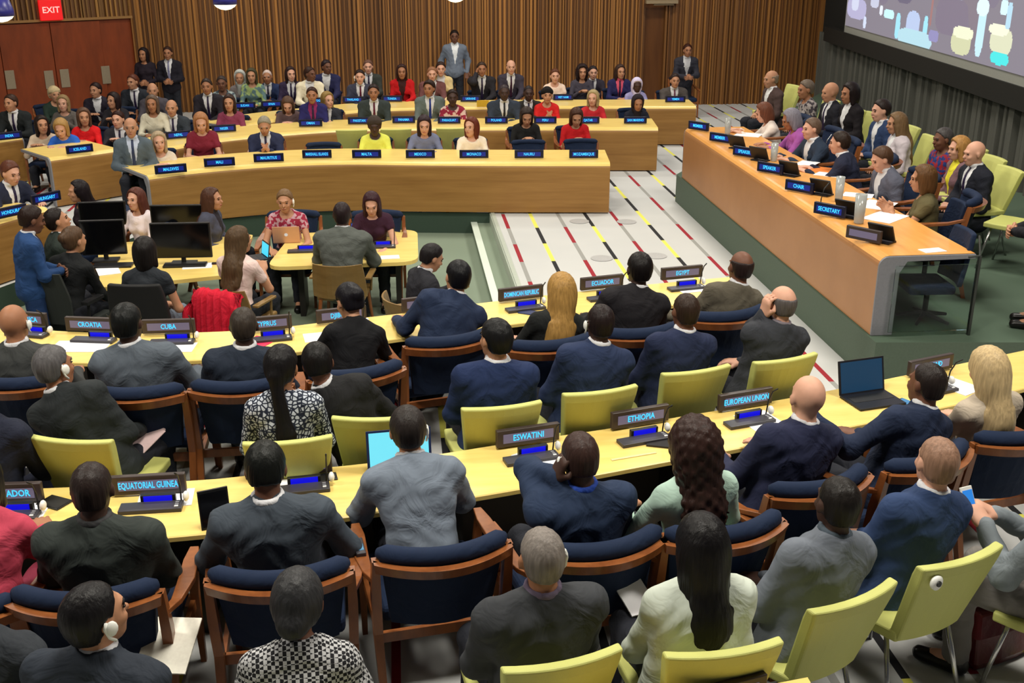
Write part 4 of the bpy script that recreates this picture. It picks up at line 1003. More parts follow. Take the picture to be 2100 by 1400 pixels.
p(1422, 915, 'woman with long dark curly hair and pale green blouse at the nearer table', yaw=10, lean=18, sex='f', top='blouse', col=(176, 204, 190), hair='curly', hcol=(50, 32, 28), skin='m', pose=('wide', 'table'), s=1.13, seat_at=('navy', 1475, 1052, 12))
p(1655, 815, 'bald pale man in dark navy suit at the nearer table', yaw=14, hyaw=-12, lean=16, col=(36, 40, 66), hair='none', skin='p', pose=('table', 'wide'), s=1.12, wide=1.08, seat_at=('navy', 1706, 988, 18))
p(1900, 787, 'short-haired dark-skinned man in navy suit raising his left hand beside a laptop', yaw=18, lean=20, col=(32, 42, 66), hair='buzz', hcol=(38, 30, 28), skin='b', pose=('up', 'table'), s=1.10, wide=1.05, seat_at=('navy', 1920, 935, 24))
p(2024, 757, 'woman with long blonde hair and beige blouse at the right end of the nearer table', yaw=22, lean=22, sex='f', top='blouse', col=(190, 176, 158), hair='long', hcol=(200, 174, 130), skin='p', pose='table', s=1.10, hpitch=14, seat_at=('navy', 2106, 880, 12))
# pale chairs of the bottom row
# ---- assistants between the two tables
p(112, 752, 'grey-haired man in black suit with white earpiece and open booklet, left side', yaw=-22, hyaw=-22, lean=8, col=(38, 42, 44), hair='short', hcol=(92, 90, 92), skin='t', ear=1, face=1, pose='lap', tie=False, s=1.12, seat_at=('lime', 155, 918, -14))
p(-40, 800, 'person in dark navy clothes at the left edge between the two tables', yaw=-10, lean=5, col=DN, hair='short', pose='knee', chair='lime', s=1.10, low=(24, 28, 46))
p(578, 752, 'woman with long black hair and black and white patterned top, between the tables', yaw=-4, lean=14, sex='f', top='blouse', col=(34, 40, 56), patt=((196, 202, 214), 'cells', 42), hair='pony', hcol=(22, 20, 22), skin='t', pose='lap', s=1.12, hyaw=-20, seat_at=('lime', 590, 905, 6))
p(652, 745, 'person in black suit leaning sideways to whisper to the patterned-top woman', yaw=22, lean=26, side=-24, col=(34, 34, 36), hair='short', hcol=(20, 18, 18), skin='b', pose='knee', s=1.10, hyaw=10, hpitch=18, seat_at=('lime', 800, 852, -4))
p(1016, 695, 'black-haired man in blue suit glancing left, between the tables', yaw=10, lean=8, col=(30, 44, 80), hair='short', hcol=(20, 20, 22), skin='m', hyaw=24, face=1, tie=False, pose='lap', s=1.12, wide=1.05, seat_at=('lime', 1032, 834, 8))
p(1230, 662, 'dark-skinned man in blue suit with earpiece on his left ear, between the tables', yaw=10, lean=8, col=(36, 48, 78), hair='buzz', hcol=(34, 24, 24), skin='d', ear=-1, pose='lap', s=1.11, wide=1.03, seat_at=('lime', 1236, 802, 12))
p(1405, 638, 'brown-skinned man in navy suit with earpiece behind the lime chair, between the tables', yaw=12, lean=8, col=(34, 42, 70), hair='buzz', hcol=(52, 38, 30), skin='b', ear=1, pose='lap', s=1.09, wide=1.02, seat_at=('lime', 1434, 760, 14))
p(1602, 622, 'grey-haired man in charcoal suit touching his headset, between the tables', yaw=14, lean=8, col=(52, 54, 60), shirt=(120, 112, 120), hair='ring', hcol=(96, 90, 90), skin='p', ear=1, pose=('ear', 'lap'), s=1.10, wide=1.05, seat_at=('lime', 1618, 736, 16))
# ---- farther delegate row
p(30, 662, 'bald brown-skinned man with large earpiece at the left end of the farther table', yaw=-8, lean=20, col=(62, 64, 64), hair='none', skin='t', ear=1, pose='table', s=1.10, seat_at=('navy', 20, 768, -10))
p(262, 662, 'man with thick black hair and steel grey suit at the farther table', yaw=-2, lean=20, col=(86, 94, 104), hair='short', hcol=(20, 22, 22), skin='d', pose=('table', 'wide'), s=1.13, wide=1.1, hyaw=-12, seat_at=('navy', 262, 800, -4))
p(500, 668, 'cropped dark-skinned man in black-navy suit beside a red folder', yaw=2, lean=20, col=(36, 44, 58), hair='buzz', hcol=(60, 52, 46), skin='d', pose='table', s=1.10, wide=1.03, seat_at=('navy', 492, 782, 2))
p(716, 618, 'woman with black upswept hair and black top at the farther table', yaw=10, lean=22, sex='f', top='blouse', col=(16, 16, 20), hair='bun', hcol=(22, 20, 26), skin='m', pose=('table', 'wide'), s=1.10, hyaw=22, hpitch=20, seat_at=('navy', 738, 760, 16))
p(938, 568, 'man with rounded black hair and blue suit at the farther table', yaw=10, lean=16, col=(34, 46, 72), hair='short', hcol=(16, 16, 20), skin='m', pose=('table', 'table'), s=1.12, wide=1.08, hyaw=8, seat_at=('navy', 935, 737, 14))
p(1150, 597, 'blonde woman in black leather jacket at the farther table', yaw=12, lean=20, sex='f', top='blouse', col=(28, 30, 30), hair='long', hcol=(172, 132, 72), skin='p', pose=('table', 'table'), s=1.09, hpitch=12, seat_at=('navy', 1142, 700, 12))
p(1310, 552, 'man with dense black hair and black suit at the farther table', yaw=12, lean=18, col=(30, 28, 32), hair='short', hcol=(22, 18, 18), skin='d', pose=('table', 'wide'), s=1.12, wide=1.08, seat_at=('navy', 1330, 676, 12))
p(1518, 547, 'balding brown-skinned man in olive grey suit at the right end of the farther table', yaw=14, lean=18, col=(92, 86, 74), hair='ring', hcol=(44, 32, 30), skin='b', pose=('wide', 'table'), s=1.09, seat_at=('navy', 1505, 640, 14))
# ---- lower area (floor at -0.30)
ZP = -.30
p(66, 450, 'bearded man in blue suit standing at the left of the lower area', yaw=-62, zf=ZP, stand=1, lean=4, hpitch=14, col=(36, 66, 112), low=(32, 56, 98), hair='short', hcol=(40, 26, 22), skin='b', face=1, pose='clasp', s=.98, hs=1.12)
p(118, 452, 'dark-haired man seated behind the standing blue-suited man, face turned up', yaw=-70, zf=ZP, lean=5, hpitch=-14, col=(36, 44, 40), hair='short', hcol=(30, 22, 20), skin='m', face=1, pose='lap', tie=False, s=1.08, chair='swivel')
p(152, 492, 'brown-haired person in black seated in the grey mesh chair at the computers', yaw=-20, zf=ZP, sex='f', lean=14, side=6, top='shirt', col=(24, 26, 28), hair='bun', hcol=(84, 62, 44), skin='m', pose='table', T=.38, hyaw=-20, s=1.10, chair='office')
p(298, 516, 'woman with black bobbed hair in the black high-backed chair at the computers', yaw=-8, zf=ZP, sex='f', lean=5, top='tee', sleeve=.2, col=(40, 44, 50), hair='bob', hcol=(26, 22, 22), skin='m', pose='lap', low=(110, 120, 134), s=1.10, chair='swivel')
p(492, 492, 'woman with long brown hair and white top with a tablet', yaw=-24, hyaw=-30, zf=ZP, sex='f', lean=12, top='tee', sleeve=.3, col=(222, 196, 190), hair='long', hcol=(84, 64, 44), skin='m', pose=('phone', 'phone'), s=1.08, chair='wood')
p(702, 440, 'man in dark grey suit seated with his back turned at the low table', yaw=-8, zf=ZP, lean=14, col=(84, 88, 84), hair='buzz', hcol=(40, 28, 30), skin='d', pose='table', s=1.14, wide=1.1, chair='wood')
p(886, 528, 'young dark-haired man in black suit looking down, beside the light step', yaw=-72, zf=ZP, lean=8, hpitch=24, col=(36, 36, 42), hair='short', hcol=(30, 26, 28), skin='m', pose='phone', s=1.04, face=1, tie=False, chair='wood')
p(584, 412, 'woman with headphones and red floral top behind a rose laptop', yaw=176, zf=ZP, sex='f', lean=14, hpitch=6, top='tee', sleeve=.2, col=(190, 150, 160), patt=((150, 40, 64), 'blotch', 26), hair='bun', hcol=(120, 92, 64), skin='m', pose='table', face=1, ear=-1, s=1.04, chair='navy')
p(762, 418, 'woman with long dark red hair looking down at a silver laptop', yaw=176, zf=ZP, sex='f', lean=16, hpitch=24, top='tee', sleeve=.2, col=(54, 26, 44), hair='long', hcol=(54, 26, 34), skin='p', pose='table', face=1, s=1.04, chair='navy')
p(436, 408, 'woman with long brown hair and grey jacket looking right, behind the computers', yaw=-100, zf=ZP, sex='f', lean=8, hyaw=-4, col=(70, 72, 88), shirt=(40, 36, 44), hair='long', hcol=(78, 50, 38), skin='m', pose='lap', face=1, tie=False, s=1.02, chair='navy')
p(278, 408, 'person with reddish brown hair and white top behind the computer screens', yaw=150, zf=ZP, sex='f', lean=10, top='tee', col=(228, 214, 218), hair='long', hcol=(92, 50, 40), skin='p', pose='table', face=1, s=1.0, chair='navy')
p(160, 392, 'woman with long black hair behind the left computer screens', yaw=120, zf=ZP, sex='f', lean=8, top='blouse', col=(36, 26, 34), hair='long', hcol=(26, 18, 22), skin='m', pose='lap', s=1.02, chair='navy')
# ---- raised podium, facing left
PZ = .4
K = [(1566, 228, 'woman in cream and pink blouse writing at the far end of the podium desk', 'f', 'blouse', (228, 214, 204), 'bob', (110, 66, 48), 'p', 78, 14, 20, 'table'),
     (1622, 240, 'woman with grey hair and purple blouse at the podium desk', 'f', 'blouse', (164, 88, 164), 'bob', (132, 128, 140), 't', 84, 16, 22, 'table'),
     (1664, 262, 'older person with brown-grey hair in dark blue at the podium desk', 'm', 'suit', (40, 52, 70), 'short', (104, 84, 70), 'p', 96, 12, 4, 'table'),
     (1722, 290, 'dark-haired man in navy suit turning his head away at the podium desk', 'm', 'suit', (34, 38, 58), 'short', (46, 34, 28), 'p', 60, 16, 6, 'table'),
     (1808, 322, 'man in grey suit with pink shirt looking down at the podium desk', 'm', 'suit', (84, 86, 100), 'short', (82, 58, 42), 'p', 92, 10, 22, 'lap'),
     (1892, 366, 'woman with short brown hair and sleeveless olive dress clapping at the podium desk', 'f', 'vest', (92, 84, 56), 'bob', (98, 68, 40), 'm', 66, 6, 6, 'clap')]
for i, (px, py, who, sex, top, col, hr, hc_, sk, yw, ln, hp_, ps_) in enumerate(K):
    p(px, py, who, yaw=yw, zf=PZ, X=(5.02 if i < 5 else 5.05), sex=sex, top=top, col=col, hair=hr, hcol=hc_, skin=sk, lean=ln, hpitch=hp_, pose=ps_, face=1, s=1.06, chair='navy', tie=False, vox_=0 if False else 0) if False else \
    p(px, py, who, yaw=yw, zf=PZ, X=(5.02 if i < 5 else 5.05), sex=sex, top=top, col=col, hair=hr, hcol=hc_, skin=sk, lean=ln, hpitch=hp_, pose=ps_, face=1, s=1.06, chair='navy', tie=False, sleeve=(.2 if top == 'vest' else 1.))
K2 = [(1580, 172, 'balding man in brown clothes, leftmost in the back row behind the podium', 'm', 'suit', (74, 58, 56), 'ring', (150, 130, 110), 'm', 100, 6.2),
      (1652, 184, 'person in black and white patterned jacket in the back row behind the podium', 'f', 'blouse', (150, 142, 140), 'short', (110, 96, 84), 't', 96, 6.2),
      (1702, 190, 'bald man in black suit in the back row behind the podium', 'm', 'suit', (30, 30, 38), 'none', (60, 50, 50), 'm', 96, 6.2),
      (1742, 192, 'dark-haired woman in black in the back row behind the podium', 'f', 'suit', (28, 24, 28), 'bob', (34, 26, 26), 't', 100, 6.3),
      (1806, 226, 'dark-haired man in blue suit in the back row behind the podium', 'm', 'suit', (46, 64, 100), 'short', (44, 34, 32), 'p', 94, 6.3),
      (1838, 252, 'woman with light brown hair and white jacket in the back row behind the podium', 'f', 'suit', (200, 190, 196), 'long', (120, 94, 66), 'm', 84, 6.2),
      (1932, 292, 'grey-haired person in red and blue patterned clothes in the podium back row', 'm', 'blouse', (150, 40, 50), 'short', (76, 72, 72), 'b', 96, 6.4),
      (1966, 302, 'woman with short ginger hair and yellow scarf in the podium back row', 'f', 'suit', (120, 90, 96), 'bob', (176, 130, 74), 'p', 90, 6.3),
      (1998, 312, 'bald man in black suit, nearest of the podium back row', 'm', 'suit', (26, 28, 38), 'none', (80, 60, 50), 'p', 92, 6.15)]
for (px, py, who, sex, top, col, hr, hc_, sk, yw, X_) in K2:
    p(px, py, who, yaw=yw, zf=PZ, X=X_, sex=sex, top=top, col=col, hair=hr, hcol=hc_, skin=sk, lean=6, hpitch=6, pose='lap', face=1, s=1.08, chair='lime', near=(py > 250),
      patt=((40, 60, 120), 'blotch', 20) if 'red and blue' in who else (((60, 54, 60), 'blotch', 22) if 'patterned' in who else None), tie='bald man in black' in who, shirt=(226, 214, 60) if 'yellow' in who else (220, 220, 222))
q = P(2088, 668, PZ)
p(2146, 420, 'person in dark trousers and black shoes standing at the right edge of the platform', yaw=60, zf=PZ, Y=float(q[1])+.0, stand=1, lean=2, col=(26, 26, 32), low=(28, 28, 34), pose='clasp', s=1.04, legsd=1)
# ---- far desks, facing the camera
p(268, 262, 'man in grey suit and blue tie at the left end of innermost far desk', yaw=188, Y=15.5, s=1.03, lean=8, col=(86, 98, 108), shirt=(190, 200, 220), tie=(50, 60, 90), hair='ring', hcol=(120, 110, 100), skin='m', face=1, pose='lap', near=False, chair='lime')
def far(px, py, Y, who, sex='m', top='suit', col=DN, hair='short', hcol=BLK, skin='m', **k):
    k.setdefault('lean', 16); k.setdefault('pose', 'fold'); k.setdefault('s', 1.03)
    p(px, py, who, yaw=k.pop('yaw', 180), Y=Y, sex=sex, top=top, col=col, hair=hair, hcol=hcol, skin=skin, face=1, near=False, chair=k.pop('chair', 'navy'), **k)
far(326, 292, 15.75, 'woman with grey blonde hair and pale cardigan at the left end of innermost far desk', 'f', 'blouse', (214, 202, 186), 'bob', (176, 156, 128), 'p', yaw=196)
far(412, 250, 16.25, 'woman with ginger hair and maroon blouse at the innermost far desk', 'f', 'blouse', (120, 34, 52), 'bob', (170, 118, 80), 'p', sleeve=.3, hpitch=20, yaw=190)
far(542, 256, 16.5, 'grey-haired man in navy suit with clasped hands at the innermost far desk', 'm', 'suit', (42, 48, 76), 'short', (150, 142, 124), 'm', pose='clap', hpitch=18, yaw=184)
far(768, 258, 16.35, 'dark-skinned woman in bright yellow blouse at the innermost far desk', 'f', 'blouse', (222, 226, 96), 'wrap', (60, 50, 44), 'd', hpitch=10)
far(870, 256, 16.3, 'woman with long dark hair and grey-blue blouse at the innermost far desk', 'f', 'blouse', (112, 118, 146), 'long', (48, 32, 38), 'p', hpitch=14, pose='table')
far(966, 260, 16.2, 'woman with long auburn hair and white jacket at the innermost far desk', 'f', 'blouse', (234, 220, 200), 'long', (104, 48, 34), 'p', hyaw=-34)
far(1080, 236, 17.1, 'dark-haired woman in black blouse looking down behind the innermost far desk', 'f', 'blouse', (26, 26, 26), 'bob', (50, 38, 34), 'm', hpitch=26, pose='phone', sleeve=.5)
far(1182, 238, 17.1, 'woman in red top looking down behind the innermost far desk', 'f', 'blouse', (186, 24, 30), 'bob', (70, 42, 30), 'm', hpitch=26, pose='phone', sleeve=.5)
make_chair('navy', (float(PY(662, 300, 16.3)[0]), 16.2, 0), math.pi, 0, '', 'empty navy padded chair behind the innermost far desk', .84)
make_chair('navy', (float(PY(1086, 300, 16.2)[0]), 16.1, 0), math.pi, 0, '', 'navy chair back in front of the woman in black blouse', .84)
make_chair('navy', (float(PY(1194, 300, 16.2)[0]), 16.1, 0), math.pi, 0, '', 'navy chair back in front of the woman in red top', .84)
for (px, py, w_) in ((722, 290, 'left of the woman in bright yellow blouse'), (812, 292, 'between the yellow-bloused and grey-blue-bloused women'), (925, 290, 'between the grey-blue-bloused woman and white jacket')):
    q = PY(px, py-22, 17.1); make_chair('lime', (q[0], 17.25, 0), 0, 0, '', 'pale lime chair back seen '+w_, 1.0)
# second far desk
far(125, 262, 17.3, 'blonde woman in blue blouse at the short left desk', 'f', 'blouse', (42, 96, 190), 'bob', (176, 138, 84), 'p', hpitch=24, pose='table')
far(86, 258, 17.5, 'dark-haired woman in pale jacket left of the blue-bloused woman', 'f', 'blouse', (206, 184, 160), 'long', (40, 30, 28), 'm', hyaw=30)
far(172, 240, 17.8, 'woman in red top and pale jacket behind the short left desk', 'f', 'blouse', (216, 26, 30), 'bob', (96, 70, 56), 'm', hyaw=20)
far(242, 246, 17.9, 'dark-haired man in black jacket with hand on brow behind the short left desk', 'm', 'suit', (40, 40, 48), 'short', (50, 26, 22), 'p', hyaw=-10)
far(22, 212, 18.6, 'man in dark suit at the desk by the left edge', 'm', 'suit', (28, 32, 34), 'short', (60, 40, 32), 'm', hyaw=-20)
far(312, 214, 18.3, 'woman in pale beige blouse behind the man in grey suit and blue tie', 'f', 'blouse', (206, 200, 180), 'bob', (96, 80, 70), 't')
far(352, 222, 18.4, 'balding man in dark suit at the second far desk', 'm', 'suit', (48, 54, 62), 'ring', (90, 80, 66), 'm')
far(470, 212, 18.8, 'woman with long dark hair and maroon top at the second far desk', 'f', 'blouse', (130, 56, 82), 'long', (56, 38, 34), 'm')
far(424, 178, 19.6, 'dark-haired person in black clothes beside the brown seat at the back', 'm', 'suit', (34, 30, 38), 'short', (52, 40, 36), 't')
far(640, 196, 19.0, 'short-haired woman in navy with pink lanyard at the second far desk', 'f', 'suit', (38, 36, 92), 'short', (58, 36, 30), 't', tie=True, shirt=(130, 40, 90))
far(672, 206, 19.3, 'blonde woman in dark jacket beside the pink-lanyard woman', 'f', 'suit', (44, 46, 54), 'bob', (150, 122, 70), 'p', hyaw=34)
far(590, 212, 19.2, 'woman with brown hair looking down left of the pink-lanyard woman', 'f', 'blouse', (96, 76, 76), 'long', (90, 66, 52), 'p', hpitch=30)
far(766, 190, 19.1, 'red-faced man in dark grey suit at the second far desk', 'm', 'suit', (50, 58, 58), 'short', (42, 28, 28), 't', tie=(90, 30, 50), wide=1.1)
far(880, 182, 19.1, 'dark-haired man in grey-green suit and blue tie at the second far desk', 'm', 'suit', (96, 106, 104), 'quiff', (44, 28, 24), 't', tie=(30, 50, 130), hyaw=-20)
far(928, 200, 19.0, 'dark-skinned woman in red patterned dress at the second far desk', 'f', 'blouse', (140, 36, 60), 'bun', (40, 26, 22), 'd', patt=((210, 180, 170), 'blotch', 14))
far(1034, 190, 19.0, 'dark-skinned man in dark suit and wide white shirt at the second far desk', 'm', 'suit', (48, 56, 70), 'buzz', (60, 50, 54), 'd', tie=(24, 24, 30), wide=1.15)
far(1084, 192, 19.4, 'man in dark suit right of the wide white-shirted man', 'm', 'suit', (44, 42, 40), 'buzz', (40, 32, 34), 'd')
far(1122, 196, 19.2, 'woman in red jacket and black hat at the second far desk', 'f', 'blouse', (206, 36, 34), 'wrap', (20, 16, 16), 'm', pose='clap')
far(1216, 202, 19.2, 'short-haired blonde woman in red at the second far desk', 'f', 'blouse', (190, 40, 48), 'bob', (176, 156, 112), 'p', hyaw=-22)
far(1308, 212, 18.9, 'woman in black with dark headscarf at the right end of the second far desk', 'f', 'blouse', (24, 26, 40), 'scarf', (36, 28, 36), 't', hpitch=12)
far(22, 352, 13.3, 'brown-haired man in dark navy suit behind the left edge desk above the standing man', 'm', 'suit', (34, 38, 58), 'short', (96, 56, 42), 'p', yaw=-128, hpitch=14, pose='table', s=1.06)
# rearmost desk and wall
far(112, 194, 20.6, 'person with pale hair cloth in dark green near the door plates', 'f', 'blouse', (40, 56, 48), 'wrap', (196, 176, 136), 'm', yaw=215)
far(130, 216, 19.8, 'person with light brown hair half hidden behind the blonde woman in blue', 'f', 'blouse', (90, 84, 80), 'bob', (150, 124, 86), 'p')
far(196, 186, 20.6, 'black-haired man in black suit and white shirt near the doors', 'm', 'suit', (34, 30, 42), 'short', (40, 24, 24), 'm', tie=False, hyaw=-20)
far(232, 206, 20.0, 'dark-haired woman in black right of the white-shirted man near the doors', 'f', 'blouse', (36, 34, 40), 'bob', (40, 28, 28), 'm', hyaw=-30)
far(272, 168, 20.8, 'brown-haired man in black suit below the standing pair', 'm', 'suit', (34, 38, 46), 'short', (90, 46, 32), 'm', hyaw=-24)
far(313, 186, 20.2, 'balding man in grey jacket below the standing pair', 'm', 'suit', (70, 66, 74), 'ring', (140, 116, 100), 'm', hyaw=10)
far(455, 172, 21.0, 'dark-haired person in grey patterned jacket at the rear left', 'f', 'blouse', (150, 164, 164), 'short', (60, 50, 48), 'b', patt=((70, 80, 90), 'blotch', 12))
far(492, 160, 21.6, 'person in pale grey scarf at the rear left', 'f', 'blouse', (120, 112, 112), 'scarf', (172, 176, 172), 'm')
far(516, 156, 21.4, 'person in teal and green top at the rear left', 'f', 'blouse', (90, 116, 120), 'bob', (70, 66, 46), 'm', patt=((150, 170, 110), 'blotch', 10))
far(548, 158, 22.0, 'person with white cap and dark blue jacket at the rear left', 'm', 'suit', (36, 48, 84), 'buzz', (216, 196, 190), 't')
far(596, 152, 21.6, 'woman with long dark hair leaning left at the rearmost desk', 'f', 'suit', (50, 40, 66), 'long', (50, 34, 34), 'p', hyaw=20)
far(636, 152, 21.3, 'man in white jacket turning left at the rearmost desk', 'm', 'suit', (232, 222, 196), 'short', (56, 36, 30), 'b', hyaw=50, tie=False)
far(670, 138, 21.8, 'man in navy suit with white shirt leaning over a cream folder', 'm', 'suit', (40, 42, 80), 'short', (40, 28, 34), 'b', hyaw=30, tie=False)
far(738, 158, 21.3, 'bearded man in dark suit and red tie with headphones at the rearmost desk', 'm', 'suit', (60, 62, 80), 'short', (44, 30, 28), 'p', tie=(90, 20, 44), ear=1)
far(755, 138, 22.2, 'ruddy man in dark jacket behind the bearded headphone man', 'm', 'suit', (56, 60, 56), 'short', (110, 78, 66), 'p')
far(824, 148, 21.5, 'woman with long dark hair and red blazer at the rearmost desk', 'f', 'suit', (186, 20, 26), 'long', (54, 32, 30), 't', tie=False, shirt=(60, 30, 30))
far(886, 152, 21.6, 'fair-haired man half hidden behind the blue-tied man', 'm', 'suit', (110, 70, 70), 'short', (150, 104, 76), 'p')
far(904, 142, 21.7, 'woman with dark hair and cream jacket left of the standing man', 'f', 'suit', (214, 192, 140), 'bun', (50, 34, 30), 'p', tie=False)
far(988, 142, 21.6, 'dark-haired man in black suit touching his ear right of the standing man', 'm', 'suit', (38, 36, 42), 'short', (60, 44, 34), 't', pose=('fold', 'ear'), wide=1.1)
far(1048, 138, 21.6, 'bald pink-faced man in dark suit at the rearmost desk', 'm', 'suit', (56, 52, 66), 'ring', (120, 90, 80), 'p', tie=(60, 30, 50))
far(1138, 156, 21.4, 'smiling woman with tied brown hair and white top at the rearmost desk', 'f', 'vest', (240, 214, 196), 'pony', (96, 56, 38), 'p', sleeve=.2)
far(1194, 148, 21.8, 'woman with curly dark hair raising a black camera at the rearmost desk', 'f', 'blouse', (72, 68, 80), 'curly', (40, 28, 30), 'm', pose='phone')
far(1216, 150, 22.3, 'dark-haired person behind the black camera at the rearmost desk', 'm', 'suit', (50, 46, 58), 'short', (40, 34, 38), 'p')
far(1272, 148, 21.6, 'woman with long dark hair, pink top and navy jacket at the rearmost desk', 'f', 'suit', (38, 38, 84), 'long', (60, 42, 36), 'm', tie=True, shirt=(216, 90, 116), hyaw=10)
far(1306, 178, 21.2, 'woman in lavender and white headscarf at the rearmost desk', 'f', 'blouse', (150, 146, 190), 'scarf', (208, 200, 232), 'd', hpitch=10)
far(1384, 166, 21.2, 'dark-haired man in brown-grey suit at the right end of the rearmost desk', 'm', 'suit', (78, 72, 70), 'short', (50, 38, 36), 'm', tie=(110, 60, 80), wide=1.1)
far(1410, 104, 23.4, 'dark-haired man in dark suit sitting by the recessed doorway', 'm', 'suit', (50, 50, 60), 'short', (60, 30, 22), 't', tie=False, pose='clasp', stand=1)
far(932, 76, 24.3, 'tall man in light grey suit standing against the batten wall', 'm', 'suit', (112, 122, 138), 'short', (30, 22, 22), 'b', stand=1, pose='down', lean=0, tie=False, shirt=(232, 236, 240), chair=None, s=1.06)
far(294, 112, 23.6, 'woman with long black hair standing with folded hands at the back left', 'f', 'blouse', (34, 26, 36), 'long', (30, 22, 26), 't', stand=1, pose='clasp', lean=0, chair=None, hyaw=-14, s=1.0)
far(344, 110, 23.6, 'man in black suit and pale tie standing at the back left', 'm', 'suit', (28, 26, 36), 'short', (54, 34, 28), 't', stand=1, pose='clasp', lean=0, chair=None, tie=(120, 120, 150), s=1.0)
# ================================================================ things on the tables
def row_yaw(px, py, far_, near_):
    q = P(px, py, T)[:2]; i = int(np.argmin([np.linalg.norm(f-q) for f in far_])); i = min(max(i, 1), len(far_)-2); d = far_[i+1]-far_[i-1]
    return math.degrees(math.atan2(d[1], d[0]))
for px, py, tx in ((10, 1030, 'EL SALVADOR'), (305, 1012, 'EQUATORIAL GUINEA'), (608, 975, 'ERITREA'), (1082, 912, 'ESWATINI'), (1312, 874, 'ETHIOPIA'), (1528, 838, 'EUROPEAN UNION'), (1908, 768, 'FINLAND')):
    ang = row_yaw(px, py, BF, BN); nameplate(px, py-21, tx, ang, z=T)
    console(px+6, py+22 if px != 1908 else py+30, ang, {'EL SALVADOR': 'plate reading El Salvador', 'EQUATORIAL GUINEA': 'plate reading Equatorial Guinea', 'ERITREA': 'plate reading Eritrea', 'ESWATINI': 'plate reading Eswatini', 'ETHIOPIA': 'plate reading Ethiopia', 'EUROPEAN UNION': 'plate reading European Union', 'FINLAND': 'plate reading Finland'}[tx])
for px, py, tx in ((50, 672, 'COSTA RICA'), (186, 684, 'CROATIA'), (346, 688, 'CUBA'), (545, 682, 'CYPRUS'), (700, 664, 'DJIBOUTI'), (872, 640, 'DOMINICA'), (1068, 620, 'DOMINICAN REPUBLIC'), (1234, 598, 'ECUADOR'), (1398, 578, 'EGYPT')):
    ang = row_yaw(px, py, AF, AN); nameplate(px, py-20, tx, ang, z=T); console(px+8, py+9, ang, 'plate reading '+tx.title())
nameplate(1480, 1424, 'FRANCE', row_yaw(1528, 838, BF, BN), z=T, label='nameplate corner just entering at the bottom edge')
far1 = [(350, 'MALDIVES'), (450, 'MALI'), (551, 'MAURITIUS'), (650, 'MARSHALL ISLANDS'), (752, 'MALTA'), (862, 'MEXICO'), (972, 'MONACO'), (1085, 'NAURU'), (1197, 'MOZAMBIQUE')]
for px, tx in far1:
    y = 350+5 if px < 400 else (341 if px < 500 else (332 if px < 600 else 324.5))
    nameplate(px, y-9, tx, {350: 20, 450: 12, 551: 5, 650: -2}.get(px, -4), z=T, kind='far')
for px, py, tx, an in ((365, 284, 'NEPAL', 26), (459, 271, 'NIGER', 16), (637, 260, 'OMAN', 0), (737, 255, 'PAKISTAN', -2), (828, 253, 'PANAMA', -3), (921, 254, 'PARAGUAY', -4), (1018, 254, 'POLAND', -4), (1118, 254, 'PERU', -4), (1206, 254, 'QATAR', -4), (1303, 254, 'SAN MARINO', -4), (163, 313, 'ICELAND', 32), (18, 286, 'INDIA', 32), (22, 441, 'HONDURAS', 50), (94, 413, 'HUNGARY', 50)):
    nameplate(px, py-8, tx, an, z=T, kind='far', w=.38)
for px, py, tx in ((502, 222, 'SUDAN'), (557, 219, 'SPAIN'), (653, 212, 'TOGO'), (724, 210, 'THAILAND'), (804, 208, 'TUNISIA'), (965, 208, 'UKRAINE'), (1155, 205, 'VIET NAM'), (1385, 209, 'YEMEN')):
    nameplate(px, py-6, tx, 8 if px < 700 else -4, z=T, kind='far', w=.38)
for i, (px, py) in enumerate(((1433, 266), (1478, 290), (1528, 319), (1580, 352), (1640, 390), (1702, 438), (1772, 488))):
    nameplate(px, py-8, ['MEMBER', 'MEMBER', 'SPEAKER', 'SPEAKER', 'CHAIR', 'SECRETARY', ''][i] or ' ', -52, z=PZ+T, kind='far' if i < 6 else 'near', w=.34, label=['small blue plate at the far end of the podium desk', 'blue plate second from the far end of the podium desk', 'blue plate in front of the woman in purple blouse', 'blue plate by the middle glasses of the podium desk', 'blue plate in front of the empty stretch of the podium desk', 'blue plate beside the tall water glass on the podium', 'dark unlit plate nearest the end of the podium desk'][i])
# podium: glasses, microphone bases, screens, papers
GL = glassmat(); PALE = cmat((216, 220, 218), .15, trans=.55, var=0, key='glass_of_water')
def glass_jug(px, py, label, h=.22, r=.045):
    q = P(px, py, PZ+T+h*.5); t = thing('water_glass', label, 'glass', (q[0], q[1], PZ+T), 0, 'glasses of water on the podium desk')
    m = MB(); m.lathe([(r*.8, .002), (r*.85, .01), (r, h), (r-.004, h), (r*.85-.004, .014), (.003, .012)], n=20); m.build('vessel', PALE, t, smooth=True)
    m = MB(); m.lathe([(r*.78, .015), (r*.9, h*.7)], n=20); m.build('water', cmat((214, 222, 220), .1, trans=.7, var=0, key='water'), t, smooth=True)
for a in ((1493, 258, 'water glass at the far end of the podium desk'), (1588, 312, 'water glass beside the woman in purple'), (1722, 388, 'tall water glass in the middle of the podium desk', .26), (1764, 428, 'larger water glass near the end of the podium desk', .28, .055)): glass_jug(*a)
def screen_unit(px, py, label, yaw=128, w=.24):
    q = P(px, py, PZ+T+.08); t = thing('desk_screen', label, 'screen', (q[0], q[1], PZ+T), math.radians(yaw))
    m = MB(); m.box((0, 0, .008), (w*.8, .14, .016)); m.build('base', DARK, t, bevel=.003)
    m = MB(); m.box((0, .04, .10), (w, .018, .17), rx=-.5); m.build('panel', DARK, t, bevel=.004)
